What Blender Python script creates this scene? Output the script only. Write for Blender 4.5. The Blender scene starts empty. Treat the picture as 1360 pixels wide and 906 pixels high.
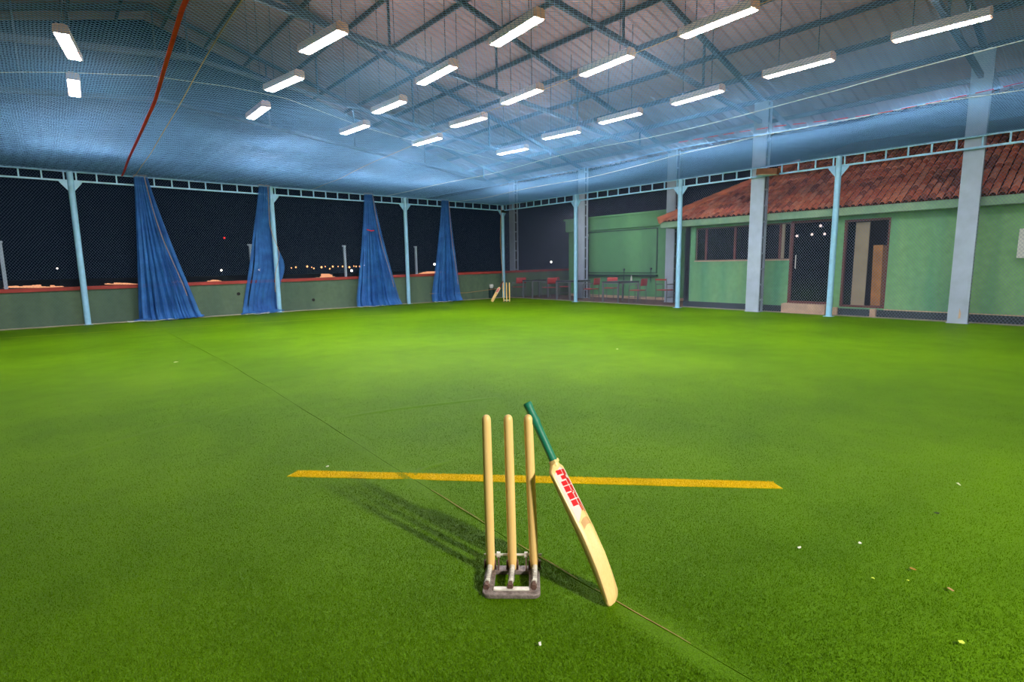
import bpy, math, random
import numpy as np
from mathutils import Vector, Matrix

random.seed(7)
rng = np.random.default_rng(7)
C = bpy.context.scene.collection
sc = bpy.context.scene

# ------------------------------------------------------------------ camera
F, PITCH, ROLL, YAW, CAM_H = 718.859, 0.1401, -0.0142, 0.7050, 1.375
def cam_axes():
    cy, sy = math.cos(YAW), math.sin(YAW)
    f = Vector((sy*math.cos(PITCH), cy*math.cos(PITCH), -math.sin(PITCH)))
    r = Vector((cy, -sy, 0)); u = r.cross(f)
    r2 = r*math.cos(ROLL) + u*math.sin(ROLL)
    u2 = -r*math.sin(ROLL) + u*math.cos(ROLL)
    return r2, u2, f
R_, U_, F_ = cam_axes()
cd = bpy.data.cameras.new('camera'); cam = bpy.data.objects.new('camera', cd); C.objects.link(cam)
cam.matrix_world = Matrix(((R_.x, U_.x, -F_.x, 0), (R_.y, U_.y, -F_.y, 0), (R_.z, U_.z, -F_.z, CAM_H), (0, 0, 0, 1)))
cd.sensor_width = 36; cd.lens = F/1360*36; cd.clip_start = 0.05; cd.clip_end = 3000
sc.camera = cam

# ------------------------------------------------------------------ world, light, exposure
w = bpy.data.worlds.new('night'); sc.world = w; w.use_nodes = True
bg = w.node_tree.nodes['Background']; bg.inputs[0].default_value = (0.008, 0.018, 0.038, 1); bg.inputs[1].default_value = 0.30
sc.view_settings.view_transform = 'Standard'; sc.view_settings.look = 'None'
sc.view_settings.gamma = 1; sc.view_settings.use_curve_mapping = False
sc.view_settings.exposure = 0.14
LAMP = 150.0           # radiance of the lamp lenses
def area(name, loc, target, sx, sy, power, col=(1, .97, .92)):
    l = bpy.data.lights.new(name, 'AREA'); l.shape = 'RECTANGLE'; l.size = sx; l.size_y = sy; l.energy = power; l.color = col
    o = bpy.data.objects.new(name, l); C.objects.link(o); o.location = loc
    o.rotation_euler = (Vector(target)-Vector(loc)).to_track_quat('-Z', 'Y').to_euler()
    return o
# the hall's floodlight on the side behind the photographer (it throws the stumps' shadows)
area('floodlight_behind', (2.0, -4.2, 3.65), (1.9, 3.0, 0), .22, .18, 560, (1, .95, .86))
# the lamp rows that go on above and behind the photographer, outside the frame
for (lx, ly, pw) in ((-2.6, 9.3, 70), (-2.6, 13.6, 70), (.6, 8.8, 42), (3.5, 6.3, 50), (5.6, 4.3, 50), (7.8, 2.2, 30), (10.8, .2, 55)):
    area('hanging_lamp_light', (lx, ly, 4.75), (lx, ly, 0), .16, 1.15, pw)

for (lx, ly) in ((-2.6, 9.3), (-2.6, 13.6), (.6, 7.5), (-2.6, 5), (3.6, 5.5)):
    area('roof_fill_light', (lx, ly, 4.92), (lx, ly, 9), .05, 1.0, 14)  # added upward fill lights that brighten the roof underside, no real fixtures
area('terrace_fill_light', (15.0, 13.6, 3.5), (17.2, 13.6, .6), .5, .5, 38, (1, .97, .9))  # added light without a fixture, brightens the outbuilding wall

# ------------------------------------------------------------------ helpers
def col(h):
    h = h.lstrip('#'); c = [int(h[i:i+2], 16)/255 for i in (0, 2, 4)]
    return tuple(x/12.92 if x <= .04045 else ((x+.055)/1.055)**2.4 for x in c) + (1,)

class NT:
    def __init__(s, name):
        m = bpy.data.materials.new(name); m.use_nodes = True; s.m = m; s.t = m.node_tree; s.n = s.t.nodes
        s.b = s.n['Principled BSDF']; s.out = s.n['Material Output']
    def new(s, ty, **k):
        x = s.n.new(ty)
        for a, v in k.items(): setattr(x, a, v)
        return x
    def link(s, a, b): s.t.links.new(a, b)
    def noise(s, scale, detail=3, vec=None, rough=.5):
        x = s.new('ShaderNodeTexNoise'); x.inputs['Scale'].default_value = scale; x.inputs['Detail'].default_value = detail; x.inputs['Roughness'].default_value = rough
        if vec: s.link(vec, x.inputs['Vector'])
        return x
    def ramp(s, src, stops):
        x = s.new('ShaderNodeValToRGB'); e = x.color_ramp.elements
        while len(e) < len(stops): e.new(.5)
        for k, (p, c) in enumerate(stops): e[k].position = p; e[k].color = c
        s.link(src, x.inputs[0]); return x
    def mix(s, fac, a, b, mode='MIX'):
        x = s.new('ShaderNodeMix', data_type='RGBA', blend_type=mode)
        for sock, v in ((x.inputs[0], fac), (x.inputs[6], a), (x.inputs[7], b)):
            if hasattr(v, 'default_value') or hasattr(v, 'is_linked'): s.link(v, sock)
            else: sock.default_value = v
        return x.outputs[2]
    def math(s, op, a, b=None):
        x = s.new('ShaderNodeMath', operation=op)
        for sock, v in zip(x.inputs, (a, b)):
            if v is None: continue
            if hasattr(v, 'is_linked'): s.link(v, sock)
            else: sock.default_value = v
        return x.outputs[0]
    def pos(s): return s.new('ShaderNodeNewGeometry').outputs['Position']
    def bump(s, h, strength=.3, dist=.01):
        x = s.new('ShaderNodeBump'); x.inputs['Strength'].default_value = strength; x.inputs['Distance'].default_value = dist
        s.link(h, x.inputs['Height']); s.link(x.outputs[0], s.b.inputs['Normal'])

def mat(name, c, rough=.6, metal=0, var=.12, scale=6, spec=.5, bump=0, bscale=40):
    t = NT(name); c = col(c) if isinstance(c, str) else c
    tc = t.new('ShaderNodeTexCoord').outputs['Object']
    n = t.noise(scale, 4, tc)
    dark = tuple(x*(1-var) for x in c[:3])+(1,); lite = tuple(min(1, x*(1+var)) for x in c[:3])+(1,)
    r = t.ramp(n.outputs[0], [(.3, dark), (.7, lite)]); t.link(r.outputs[0], t.b.inputs['Base Color'])
    t.b.inputs['Roughness'].default_value = rough; t.b.inputs['Metallic'].default_value = metal
    t.b.inputs['Specular IOR Level'].default_value = spec
    if bump:
        n2 = t.noise(bscale, 4, tc); t.bump(n2.outputs[0], bump, .01)
    return t.m

def emit(name, c, s):
    t = NT(name); t.b.inputs['Base Color'].default_value = (.0, .0, .0, 1); t.b.inputs['Emission Color'].default_value = col(c); t.b.inputs['Emission Strength'].default_value = s
    return t.m

class MB:
    def __init__(s): s.v = []; s.f = []; s.mi = []; s.cur = 0
    def add(s, vs, fs):
        o = len(s.v); s.v += [tuple(v) for v in vs]; s.f += [tuple(i+o for i in f) for f in fs]; s.mi += [s.cur]*len(fs)
    def box(s, x0, x1, y0, y1, z0, z1):
        vs = [(x, y, z) for z in (z0, z1) for y in (y0, y1) for x in (x0, x1)]
        s.add(vs, [(0, 2, 3, 1), (4, 5, 7, 6), (0, 1, 5, 4), (2, 6, 7, 3), (0, 4, 6, 2), (1, 3, 7, 5)])
    def obox(s, c, ax, ay, az, hx, hy, hz):
        c, ax, ay, az = Vector(c), Vector(ax), Vector(ay), Vector(az)
        vs = [c+ax*(hx*i)+ay*(hy*j)+az*(hz*k) for k in (-1, 1) for j in (-1, 1) for i in (-1, 1)]
        s.add(vs, [(0, 2, 3, 1), (4, 5, 7, 6), (0, 1, 5, 4), (2, 6, 7, 3), (0, 4, 6, 2), (1, 3, 7, 5)])
    def bar(s, a, b, w_, h_=None, up=(0, 0, 1)):
        a, b = Vector(a), Vector(b); d = (b-a); L = d.length; d.normalize(); h_ = h_ or w_
        u = Vector(up)
        if abs(d.dot(u)) > .98: u = Vector((0, 1, 0))
        x = d.cross(u).normalized(); y = x.cross(d)
        s.obox((a+b)/2, d, x, y, L/2, w_/2, h_/2)
    def tube(s, pts, r, n=8, caps=True, closed=False):
        pts = [Vector(p) for p in pts]; N = len(pts); rs = r if hasattr(r, '__len__') else [r]*N
        vs = []; prev = None
        for i, p in enumerate(pts):
            if closed: d = pts[(i+1) % N]-pts[i-1]
            else: d = pts[min(i+1, N-1)]-pts[max(i-1, 0)]
            d.normalize()
            if prev is None:
                x = d.cross(Vector((0, 0, 1)))
                if x.length < .1: x = d.cross(Vector((0, 1, 0)))
            else: x = prev - d*prev.dot(d)
            x.normalize(); prev = x; y = d.cross(x)
            for k in range(n):
                a = 2*math.pi*k/n; vs.append(p+(x*math.cos(a)+y*math.sin(a))*rs[i])
        fs = []
        for i in range(N if closed else N-1):
            j = (i+1) % N
            for k in range(n):
                l = (k+1) % n; fs.append((i*n+k, i*n+l, j*n+l, j*n+k))
        if caps and not closed: fs += [tuple(range(n))[::-1], tuple((N-1)*n+k for k in range(n))]
        s.add(vs, fs)
    def prism(s, poly, d):
        n = len(poly); d = Vector(d); vs = [Vector(p) for p in poly]+[Vector(p)+d for p in poly]
        s.add(vs, [tuple(range(n))[::-1], tuple(range(n, 2*n))]+[(i, (i+1) % n, n+(i+1) % n, n+i) for i in range(n)])
    def grid(s, fn, nu, nv, wrap=False):
        vs = [fn(i, j) for j in range(nv+1) for i in range(nu if wrap else nu+1)]; W = nu if wrap else nu+1
        fs = []
        for j in range(nv):
            for i in range(nu):
                k = (i+1) % W if wrap else i+1
                fs.append((j*W+i, j*W+k, (j+1)*W+k, (j+1)*W+i))
        s.add(vs, fs)
    def build(s, name, m, parent=None, smooth=False, bevel=0):
        me = bpy.data.meshes.new(name); me.from_pydata(s.v, [], s.f)
        ms = m if isinstance(m, (list, tuple)) else [m]
        for q in ms: me.materials.append(q)
        if len(ms) > 1:
            for p, k in zip(me.polygons, s.mi): p.material_index = k
        if smooth:
            for p in me.polygons: p.use_smooth = True
        me.update()
        o = bpy.data.objects.new(name, me); C.objects.link(o)
        if parent is not None:
            o.parent = parent
            o.matrix_parent_inverse = Matrix.Identity(4)
            # vertices are given in world space unless the parent sits elsewhere
        if bevel:
            b = o.modifiers.new('b', 'BEVEL'); b.width = bevel; b.segments = 2; b.limit_method = 'ANGLE'
        if smooth:
            try: me.set_sharp_from_angle(angle=math.radians(40))
            except Exception: pass
        return o

def np_mesh(name, V, Fc, m, parent=None, smooth=False):
    """V (n,3), Fc (m,k) with constant k"""
    me = bpy.data.meshes.new(name); k = Fc.shape[1]
    me.vertices.add(len(V)); me.vertices.foreach_set('co', np.ascontiguousarray(V, dtype=np.float32).ravel())
    me.loops.add(Fc.size); me.loops.foreach_set('vertex_index', Fc.astype(np.int32).ravel())
    me.polygons.add(len(Fc)); me.polygons.foreach_set('loop_start', np.arange(0, Fc.size, k, dtype=np.int32))
    me.materials.append(m); me.update(calc_edges=True)
    if smooth: me.polygons.foreach_set('use_smooth', np.ones(len(Fc), dtype=bool))
    o = bpy.data.objects.new(name, me); C.objects.link(o)
    if parent is not None: o.parent = parent
    return o

def tag(o, label=None, cat=None, group=None, kind=None):
    if label: o['label'] = label
    if cat: o['category'] = cat
    if group: o['group'] = group
    if kind: o['kind'] = kind
    return o
def thing(name, label, cat, loc=(0, 0, 0), rz=0, group=None):
    o = bpy.data.objects.new(name, None); C.objects.link(o); o.location = loc; o.rotation_euler = (0, 0, rz); o.empty_display_size = .1
    return tag(o, label, cat, group)
def copy_tree(o, parent=None):
    c = o.copy(); C.objects.link(c)
    if parent is not None: c.parent = parent
    for ch in list(o.children): copy_tree(ch, c)
    return c
def local(parent, name, mb, m, **k):
    """mb is in world coordinates: shift into the frame of an unrotated parent"""
    L = parent.location
    mb.v = [(x-L.x, y-L.y, z-L.z) for x, y, z in mb.v]
    return mb.build(name, m, parent, **k)

def strands(P0, P1, rad, sides=3):
    """P0,P1 (n,3) arrays -> thin prisms as (V,F) quads"""
    d = P1-P0; d = d/np.linalg.norm(d, axis=1, keepdims=True)
    ref = np.where(np.abs(d[:, 2:3]) > .9, np.array([[0, 1., 0]]), np.array([[0, 0, 1.]]))
    x = np.cross(d, ref); x /= np.linalg.norm(x, axis=1, keepdims=True); y = np.cross(x, d)
    n = len(P0); V = np.empty((n, 2*sides, 3))
    for k in range(sides):
        a = 2*math.pi*k/sides + math.pi/2; off = (x*math.cos(a)+y*math.sin(a))*rad
        V[:, k] = P0+off; V[:, sides+k] = P1+off
    base = (np.arange(n)*2*sides)[:, None]
    Fs = []
    for k in range(sides):
        l = (k+1) % sides; Fs.append(base+np.array([[k, l, sides+l, sides+k]]))
    return V.reshape(-1, 3), np.concatenate(Fs)

# ------------------------------------------------------------------ materials
M = {}
M['blue_steel'] = mat('sky_blue_paint', '#9cd0f4', .35, 0, .08, 9)
M['grey_steel'] = mat('grey_blue_column_paint', '#a8b6cc', .55, 0, .10, 3, bump=.15)
M['dark_steel'] = mat('dark_blue_grey_steel', '#24303c', .6, 0, .15, 5)
M['truss_steel'] = mat('truss_paint', '#2e3640', .6, 0, .15, 5)
M['roof'] = mat('roof_sheet_underside', '#96787a', .65, 0, .10, 1.3)
M['concrete'] = mat('pale_concrete', '#a59c8c', .85, 0, .2, 5, bump=.3)
M['terrace'] = mat('terrace_floor', '#6d5148', .8, 0, .25, 2.5, bump=.2)
M['galv'] = mat('galvanised_wire', '#8088a8', .6, 0, .05, 3)
M['dark_wire'] = mat('darker_wire', '#59667c', .6, 0, .05, 3)  # darker copy of the wire, used on the left fence only
M['net'] = mat('blue_nylon_cord', '#6492bc', .7, 0, .12, .6, spec=.2)
M['rope_tan'] = mat('tan_rope', '#c29a6c', .8, 0, .2, 30)
M['rope_white'] = mat('white_rope', '#c7cbc4', .8, 0, .2, 30)
M['red_tape'] = mat('red_webbing', '#f02838', .7, 0, .15, 20)
M['red_paint'] = mat('faded_red_coping', '#a03a34', .7, 0, .25, 3, bump=.2)
M['black'] = mat('black_rubber', '#15171a', .6)
M['white_plastic'] = mat('white_plastic', '#d8d8d2', .4, 0, .05)
M['lamp_body'] = mat('lamp_housing_beige', '#ffdcd4', .4, 0, .05)
M['lamp_cap'] = mat('lamp_endcap_peach', '#ffb68c', .4, 0, .05)
M['lamp_lens'] = emit('lamp_lens_lit', '#fbfbff', LAMP)
M['terracotta'] = mat('terracotta_tile', '#b05a42', .8, 0, .35, 2.2, bump=.3, bscale=20)
M['red_chair'] = mat('red_chair_plastic', '#b8332e', .45, 0, .1)
M['chair_frame'] = mat('chair_frame_grey', '#6c6f72', .4, .4, .1)
M['tabletop'] = mat('dark_tabletop', '#2e3a3c', .4, 0, .1)
M['table_frame'] = mat('grey_table_frame', '#7e8388', .4, .3, .1)
M['door_frame'] = mat('brown_red_door_frame', '#6a3a34', .5, 0, .15)
M['wood'] = mat('brown_wood_board', '#a8713c', .5, 0, .25, 4)
M['beige_panel'] = mat('beige_panel', '#a2917c', .6, 0, .12, 2)
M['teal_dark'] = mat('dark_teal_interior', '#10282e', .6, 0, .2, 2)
M['stone'] = mat('cream_step_stone', '#c9ab92', .85, 0, .15, 6, bump=.3)
M['skirt'] = mat('dark_slate_skirting', '#2b3d44', .6, 0, .2, 4)
M['metal'] = mat('worn_steel', '#87807c', .42, .55, .3, 40, bump=.25, bscale=120)
M['rust'] = mat('rust_brown_steel', '#6d5249', .6, .4, .35, 45, bump=.25, bscale=120)
M['bright_metal'] = mat('bright_spring_steel', '#dcd8cc', .4, .15, .1, 60)
M['grip'] = None

def wood_mat(name, a, b, scale=(1, 1, 14)):
    t = NT(name); tc = t.new('ShaderNodeTexCoord').outputs['Object']
    mp = t.new('ShaderNodeMapping'); mp.inputs['Scale'].default_value = scale; t.link(tc, mp.inputs[0])
    n = t.noise(5, 5, mp.outputs[0], .6); r = t.ramp(n.outputs[0], [(.3, col(a)), (.7, col(b))])
    t.link(r.outputs[0], t.b.inputs['Base Color']); t.b.inputs['Roughness'].default_value = .38
    t.bump(n.outputs[0], .05, .002); return t.m
M['ash'] = wood_mat('varnished_ash', '#f2c478', '#fad48c', (14, 14, 1))
M['willow'] = wood_mat('pale_willow', '#f2c880', '#f8d690', (40, 40, 2))

def green_wall(name, a, b, c):
    t = NT(name); p = t.pos()
    mp = t.new('ShaderNodeMapping'); mp.inputs['Scale'].default_value = (.9, .9, .12); t.link(p, mp.inputs[0])
    n = t.noise(1.6, 2, mp.outputs[0]); n2 = t.noise(9, 5, p)
    r = t.ramp(n.outputs[0], [(.36, col(a)), (.62, col(b))])
    r2 = t.ramp(n2.outputs[0], [(.3, (.82, .82, .82, 1)), (.7, (1, 1, 1, 1))])
    o = t.mix(1.0, r.outputs[0], r2.outputs[0], 'MULTIPLY'); t.link(o, t.b.inputs['Base Color'])
    t.b.inputs['Roughness'].default_value = .75; t.bump(n2.outputs[0], .2, .005); return t.m
M['green_house'] = green_wall('green_render', '#62a880', '#8cc284', 0)
M['green_out'] = green_wall('green_render_outbuilding', '#5a9a6a', '#68aa72', 0)
M['green_parapet'] = green_wall('dull_green_parapet', '#54705a', '#6b8466', 0)
M['fascia'] = green_wall('pale_green_fascia', '#86b494', '#a4c4a0', 0)

# turf
CRN = Vector((.719, .695, 0)); CRD = Vector((.695, -.719, 0)); CR_C = Vector((2.215, 2.497, 0))   # crease centre, direction
def turf_mat(name, blade=False, yellow=False):
    t = NT(name); p = t.pos()
    if yellow: cs = ('#ecc40c', '#f8d414')
    else: cs = ('#537c07', '#68920a')
    big = t.noise(.35, 3, p); mid = t.noise(3.0, 4, p, .6)
    r = t.ramp(big.outputs[0], [(.35, col(cs[0])), (.65, col(cs[1]))])
    r2 = t.ramp(mid.outputs[0], [(.3, (.80, .82, .80, 1)), (.72, (1.0, 1.0, 1.0, 1))])
    o = t.mix(1.0, r.outputs[0], r2.outputs[0], 'MULTIPLY')
    fine = t.noise(160, 3, p, .7)
    r3 = t.ramp(fine.outputs[0], [(.30, (.55, .6, .5, 1)), (.55, (1, 1, 1, 1)), (.78, (1.5, 1.45, 1.5, 1))])
    o = t.mix(1.0 if not blade else .8, o, r3.outputs[0], 'MULTIPLY')
    t.link(o, t.b.inputs['Base Color'])
    t.b.inputs['Roughness'].default_value = .55; t.b.inputs['Specular IOR Level'].default_value = .06
    if not blade:
        n2 = t.noise(90, 3, p, .7); t.bump(n2.outputs[0], .6, .008)
    pass
    return t.m
M['turf'] = turf_mat('synthetic_turf')
M['blade'] = turf_mat('synthetic_grass_blade', True)
M['yblade'] = turf_mat('yellow_turf_fibre', True, True)

def curtain_mat():
    t = NT('blue_netting_cloth'); p = t.new('ShaderNodeTexCoord').outputs['Object']
    t.b.inputs['Base Color'].default_value = col('#2a6fc0'); t.b.inputs['Roughness'].default_value = .7
    w1 = t.new('ShaderNodeTexWave', wave_type='BANDS', bands_direction='DIAGONAL'); w1.inputs['Scale'].default_value = 26; w1.inputs['Distortion'].default_value = 1.5
    t.link(p, w1.inputs[0])
    mp = t.new('ShaderNodeMapping'); mp.inputs['Scale'].default_value = (-1, 1, 1); t.link(p, mp.inputs[0])
    w2 = t.new('ShaderNodeTexWave', wave_type='BANDS', bands_direction='DIAGONAL'); w2.inputs['Scale'].default_value = 26; w2.inputs['Distortion'].default_value = 1.5
    t.link(mp.outputs[0], w2.inputs[0])
    m1 = t.math('MAXIMUM', w1.outputs[1], w2.outputs[1])
    al = t.math('GREATER_THAN', m1, .50)
    n = t.noise(3, 3, p); r = t.ramp(n.outputs[0], [(.3, col('#1f5aa6')), (.7, col('#3a80cc'))]); t.link(r.outputs[0], t.b.inputs['Base Color'])
    t.link(al, t.b.inputs['Alpha']); return t.m
M['curtain'] = curtain_mat()

def glass_mat(name, tint, alpha):
    t = NT(name); t.b.inputs['Base Color'].default_value = col(tint); t.b.inputs['Roughness'].default_value = .04
    t.b.inputs['Specular IOR Level'].default_value = .6; t.b.inputs['Alpha'].default_value = alpha; return t.m
M['glass'] = glass_mat('dark_glass', '#0c1c22', .55)

# ------------------------------------------------------------------ the setting
XR, YL, HN = 14.592, 17.636, 3.816      # right line of posts, left line of posts, net height
mb = MB(); mb.box(-14, 15.0, -12, 17.86, -.25, -.012)
floor = mb.build('floor', M['concrete']); tag(floor, kind='structure')
# turf in two strips meeting at a seam
def seam_x(y):
    return 1.62+.012*y+.028*max(0, y-2)+.004*math.sin(3.1*y)+.006*math.sin(1.3*y+1)-(.035*max(0, y-8))
ys = np.concatenate([np.arange(-12, -1, 1.0), np.arange(-1, 8, .05), np.arange(8, 17.55, .3), [17.56]])
for side in (0, 1):
    mb = MB(); prof = []
    for y in ys:
        s = seam_x(y); lift = .0035+.003*math.sin(2.3*y)+.002*math.sin(7*y)
        if side == 0: prof.append([(-14, y, 0), (s-.10, y, 0), (s-.012, y, max(0, lift)), (s-.004, y, max(0, lift)), (s-.004, y, -.012)])
        else: prof.append([(s+.003, y, -.012), (s+.003, y, max(0, .5*lift)), (s+.012, y, max(0, .5*lift)), (s+.10, y, 0), (14.86 if y < 17 else 14.7, y, 0)])
    n = 5; mb.v = [p for q in prof for p in q]
    for j in range(len(prof)-1):
        for i in range(n-1): mb.f.append((j*n+i, j*n+i+1, (j+1)*n+i+1, (j+1)*n+i)); mb.mi.append(0)
    mb.build('turf_strip', M['turf'], floor)
# small buckle of the turf that runs off the seam
mb = MB()
def ridge(a, b, hgt, wid, n=24):
    a, b = Vector(a), Vector(b); d = (b-a).normalized(); s = Vector((-d.y, d.x, 0))
    for j in range(n+1):
        k = j/n; env = math.sin(math.pi*k)**.5 if 0 < k < 1 else 0
        p = a+(b-a)*k+s*.03*math.sin(k*5)
        for i, q in enumerate((-1, -.45, 0, .45, 1)):
            mb.v.append(tuple(p+s*q*wid+Vector((0, 0, .001+hgt*env*(0, .7, 1, .7, 0)[i]))))
    o = len(mb.v)-(n+1)*5
    for j in range(n):
        for i in range(4): mb.f.append((o+j*5+i, o+j*5+i+1, o+(j+1)*5+i+1, o+(j+1)*5+i)); mb.mi.append(0)
ridge((1.93, 4.72, 0), (3.5, 4.35, 0), .012, .05); ridge((1.70, 3.02, 0), (2.05, 3.15, 0), .008, .03, 10); ridge((-.2, 5.0, 0), (1.5, 5.9, 0), .006, .06)
o = mb.build('turf_fold', M['turf'], floor, smooth=True)
for (ya, yb) in ((.95, 1.42), (1.5, 1.95), (2.15, 2.78)):
    b_ = MB(); ptsb = [(seam_x(q)-.001, q, .0095+.0015*math.sin(20*q)) for q in np.arange(ya, yb, .05)]; b_.tube(ptsb, [.0024*(.3+.6*math.sin(math.pi*(k+.5)/len(ptsb))) for k in range(len(ptsb))], 5)
    b_.build('seam_backing', M['rope_tan'], floor)
# grass fibres near the photographer
def blades(n, pts, hmin, hmax, z0=0.0, wid=.0011):
    a = rng.uniform(0, 2*math.pi, n); h = rng.uniform(hmin, hmax, n); wv = wid*rng.uniform(.7, 1.4, n)
    lean = rng.uniform(0, .9, n)*h; la = rng.uniform(0, 2*math.pi, n)
    V = np.zeros((n, 3, 3)); V[:, 0, 0] = pts[:, 0]-np.cos(a)*wv; V[:, 0, 1] = pts[:, 1]-np.sin(a)*wv
    V[:, 1, 0] = pts[:, 0]+np.cos(a)*wv; V[:, 1, 1] = pts[:, 1]+np.sin(a)*wv; V[:, :2, 2] = z0
    V[:, 2, 0] = pts[:, 0]+np.cos(la)*lean; V[:, 2, 1] = pts[:, 1]+np.sin(la)*lean; V[:, 2, 2] = z0+h
    return V.reshape(-1, 3), np.arange(3*n).reshape(-1, 3)
def ring(n, r0, r1):
    r = np.sqrt(rng.uniform(r0*r0, r1*r1, n)); th = YAW+rng.uniform(-.93, .93, n)
    return np.stack([r*np.sin(th), r*np.cos(th)], 1)
def ring2(n):
    # density per area falls smoothly with distance
    r = .6*(7.6/.6)**rng.uniform(0, 1, n*2); r = r[rng.uniform(0, 1, n*2) < np.clip((7.6-r)/4.5, 0, 1)*np.clip(r/1.8, 0, 1)**1.2][:n]
    th = YAW+rng.uniform(-.93, .93, len(r)); return np.stack([r*np.sin(th), r*np.cos(th)], 1)
P = ring2(560000)
d = P-np.array(CR_C[:2]); al = d@np.array(CRD[:2]); ac = d@np.array(CRN[:2])
sx = 1.62+.012*P[:, 1]+.028*np.maximum(0, P[:, 1]-2)+.004*np.sin(3.1*P[:, 1])+.006*np.sin(1.3*P[:, 1]+1)
keep = ~((np.abs(al) < 1.57) & (np.abs(ac) < .052)) & (np.abs(P[:, 0]-sx) > .006)
P = P[keep]; V, Fc = blades(len(P), P, .005, .011)
g = np_mesh('grass_pile', V, Fc, M['blade'], floor); tag(g, kind='stuff')
# kerb along the far side
mb = MB(); mb.box(-14, 15.0, 17.56, 17.80, -.02, .012); tag(mb.build('trim_1', M['concrete']), kind='structure')
mb = MB(); mb.box(14.70, 17.6, 9.5, 17.8, -.25, -.004)
tr = mb.build('floor_terrace', M['terrace']); tr.name = 'floor.001'; tag(tr, kind='structure')
mb = MB(); mb.box(14.70, 15.3, -6, 9.5, -.25, -.006); o = mb.build('floor', M['concrete']); tag(o, kind='structure')
mb = MB(); mb.box(14.87, 14.99, 9.6, 17.55, -.01, .01); tag(mb.build('trim_2', M['concrete']), kind='structure')

# lines on the turf: creases
def strip_mesh(c, dr, nr, L, W, z, skew=.0):
    mb = MB(); a = c-dr*L/2; b = c+dr*L/2
    n = 40; 
    for j in range(n+1):
        k = j/n; p = a+(b-a)*k; wv = W/2*(1+.04*math.sin(17*k)+.03*math.sin(41*k))
        for (q, zz) in ((-1, 0), (-1, z), (1, z), (1, 0)): mb.v.append(tuple(p+nr*q*wv+dr*(skew*q*(1 if k > .5 else -1))*wv+Vector((0, 0, zz))))
    for j in range(n):
        for i in range(3): mb.f.append((j*4+i, j*4+i+1, j*4+i+5, j*4+i+4)); mb.mi.append(0)
    return mb
t = thing('crease_line', 'bold yellow crease line across the green turf behind the near stumps', 'line', tuple(CR_C))
mb = strip_mesh(CR_C, CRD, CRN, 3.13, .100, .004, -.3); local(t, 'yellow_base', mb, M['yblade'])
nb = 26000; q = np.stack([rng.uniform(-1.56, 1.56, nb), rng.uniform(-.052, .052, nb)], 1)
pp = q[:, :1]*np.array(CRD[:2])+q[:, 1:]*np.array(CRN[:2])
V, Fc = blades(nb, pp, .005, .0105, .003); g = np_mesh('yellow_fibres', V, Fc, M['yblade'], t); tag(g, kind='stuff')
M['faded_yellow'] = mat('faded_yellow_line', '#8f9a1e', .8, 0, .2, 4)
def line(name, label, pts, wid):
    mb = MB(); 
    for j, p in enumerate(pts):
        p = Vector(p); d = Vector(pts[min(j+1, len(pts)-1)])-Vector(pts[max(j-1, 0)]); d.normalize(); s = Vector((-d.y, d.x, 0))
        mb.v += [tuple(p-s*wid/2+Vector((0, 0, .004))), tuple(p+s*wid/2+Vector((0, 0, .004)))]
    for j in range(len(pts)-1): mb.f.append((2*j, 2*j+1, 2*j+3, 2*j+2)); mb.mi.append(0)
    o = mb.build(name, M['faded_yellow']); return tag(o, label, 'line')
line('side_line', 'thin faded yellow line on the turf running along the left netting', [(-7, 16.2, 0), (-.87, 15.45, 0), (1.7, 15.12, 0), (5.7, 14.3, 0), (7.6, 14.1, 0)], .035)
line('crease_line', 'short faint yellow crease line in front of the far stumps', [(11.3, 15.85, 0), (12.3, 14.8, 0), (13.1, 13.75, 0)], .06)

# parapet wall on the left, red coping
def par_z(x): return .975+.0100*(x-.6)
mb = MB(); vs = []
for x in (-14, 26): vs += [(x, 17.82, -.25), (x, 18.02, -.25), (x, 18.02, par_z(x)-.09), (x, 17.82, par_z(x)-.09)]
mb.add(vs, [(0, 1, 2, 3), (4, 7, 6, 5), (0, 4, 5, 1), (3, 2, 6, 7), (0, 3, 7, 4), (1, 5, 6, 2)])
par = mb.build('wall_left', M['green_parapet']); tag(par, kind='structure')
mb = MB(); vs = []
for x in (-14, 26): vs += [(x, 17.78, par_z(x)-.09), (x, 18.06, par_z(x)-.09), (x, 18.06, par_z(x)), (x, 17.78, par_z(x))]
mb.add(vs, [(0, 1, 2, 3), (4, 7, 6, 5), (0, 4, 5, 1), (3, 2, 6, 7), (0, 3, 7, 4), (1, 5, 6, 2)])
mb.build('coping', M['red_paint'], par)
# small ducts / outlets on the parapet face
for k, (x, z) in enumerate(((4.35, .62), (6.6, .32), (2.0, .25))):
    mb = MB(); mb.tube([(x, 17.80, z), (x, 17.83, z)], .05, 10)
    mb.build('drain_hole', M['black'], par)

# ------------------------------------------------------------------ posts and ladder beams
def make_post(x, y, label, along, both=True):
    t = thing('pipe_post', label, 'post', (x, y, 0), 0, None)
    mb = MB(); mb.tube([(x, y, -.012), (x, y, HN+.02)], .068, 14); local(t, 'pipe', mb, M['blue_steel'], smooth=True)
    dx, dy = along; nx, ny = dy, -dx
    for s in ((1, -1) if both else (1,)):
        mb = MB(); b = .06*s
        poly = [(x+dx*b-nx*.006, y+dy*b-ny*.006, 3.57), (x+dx*(b+.17*s)-nx*.006, y+dy*(b+.17*s)-ny*.006, 3.57), (x+dx*(b+.15*s)-nx*.006, y+dy*(b+.15*s)-ny*.006, 3.53), (x+dx*b-nx*.006, y+dy*b-ny*.006, 3.34)]
        mb.prism(poly, (nx*.012, ny*.012, 0)); local(t, 'gusset', mb, M['blue_steel'])
    mb = MB(); mb.box(x-.10, x+.10, y-.10, y+.10, -.006, .008); local(t, 'base_plate', mb, M['blue_steel'])
    return t
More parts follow.
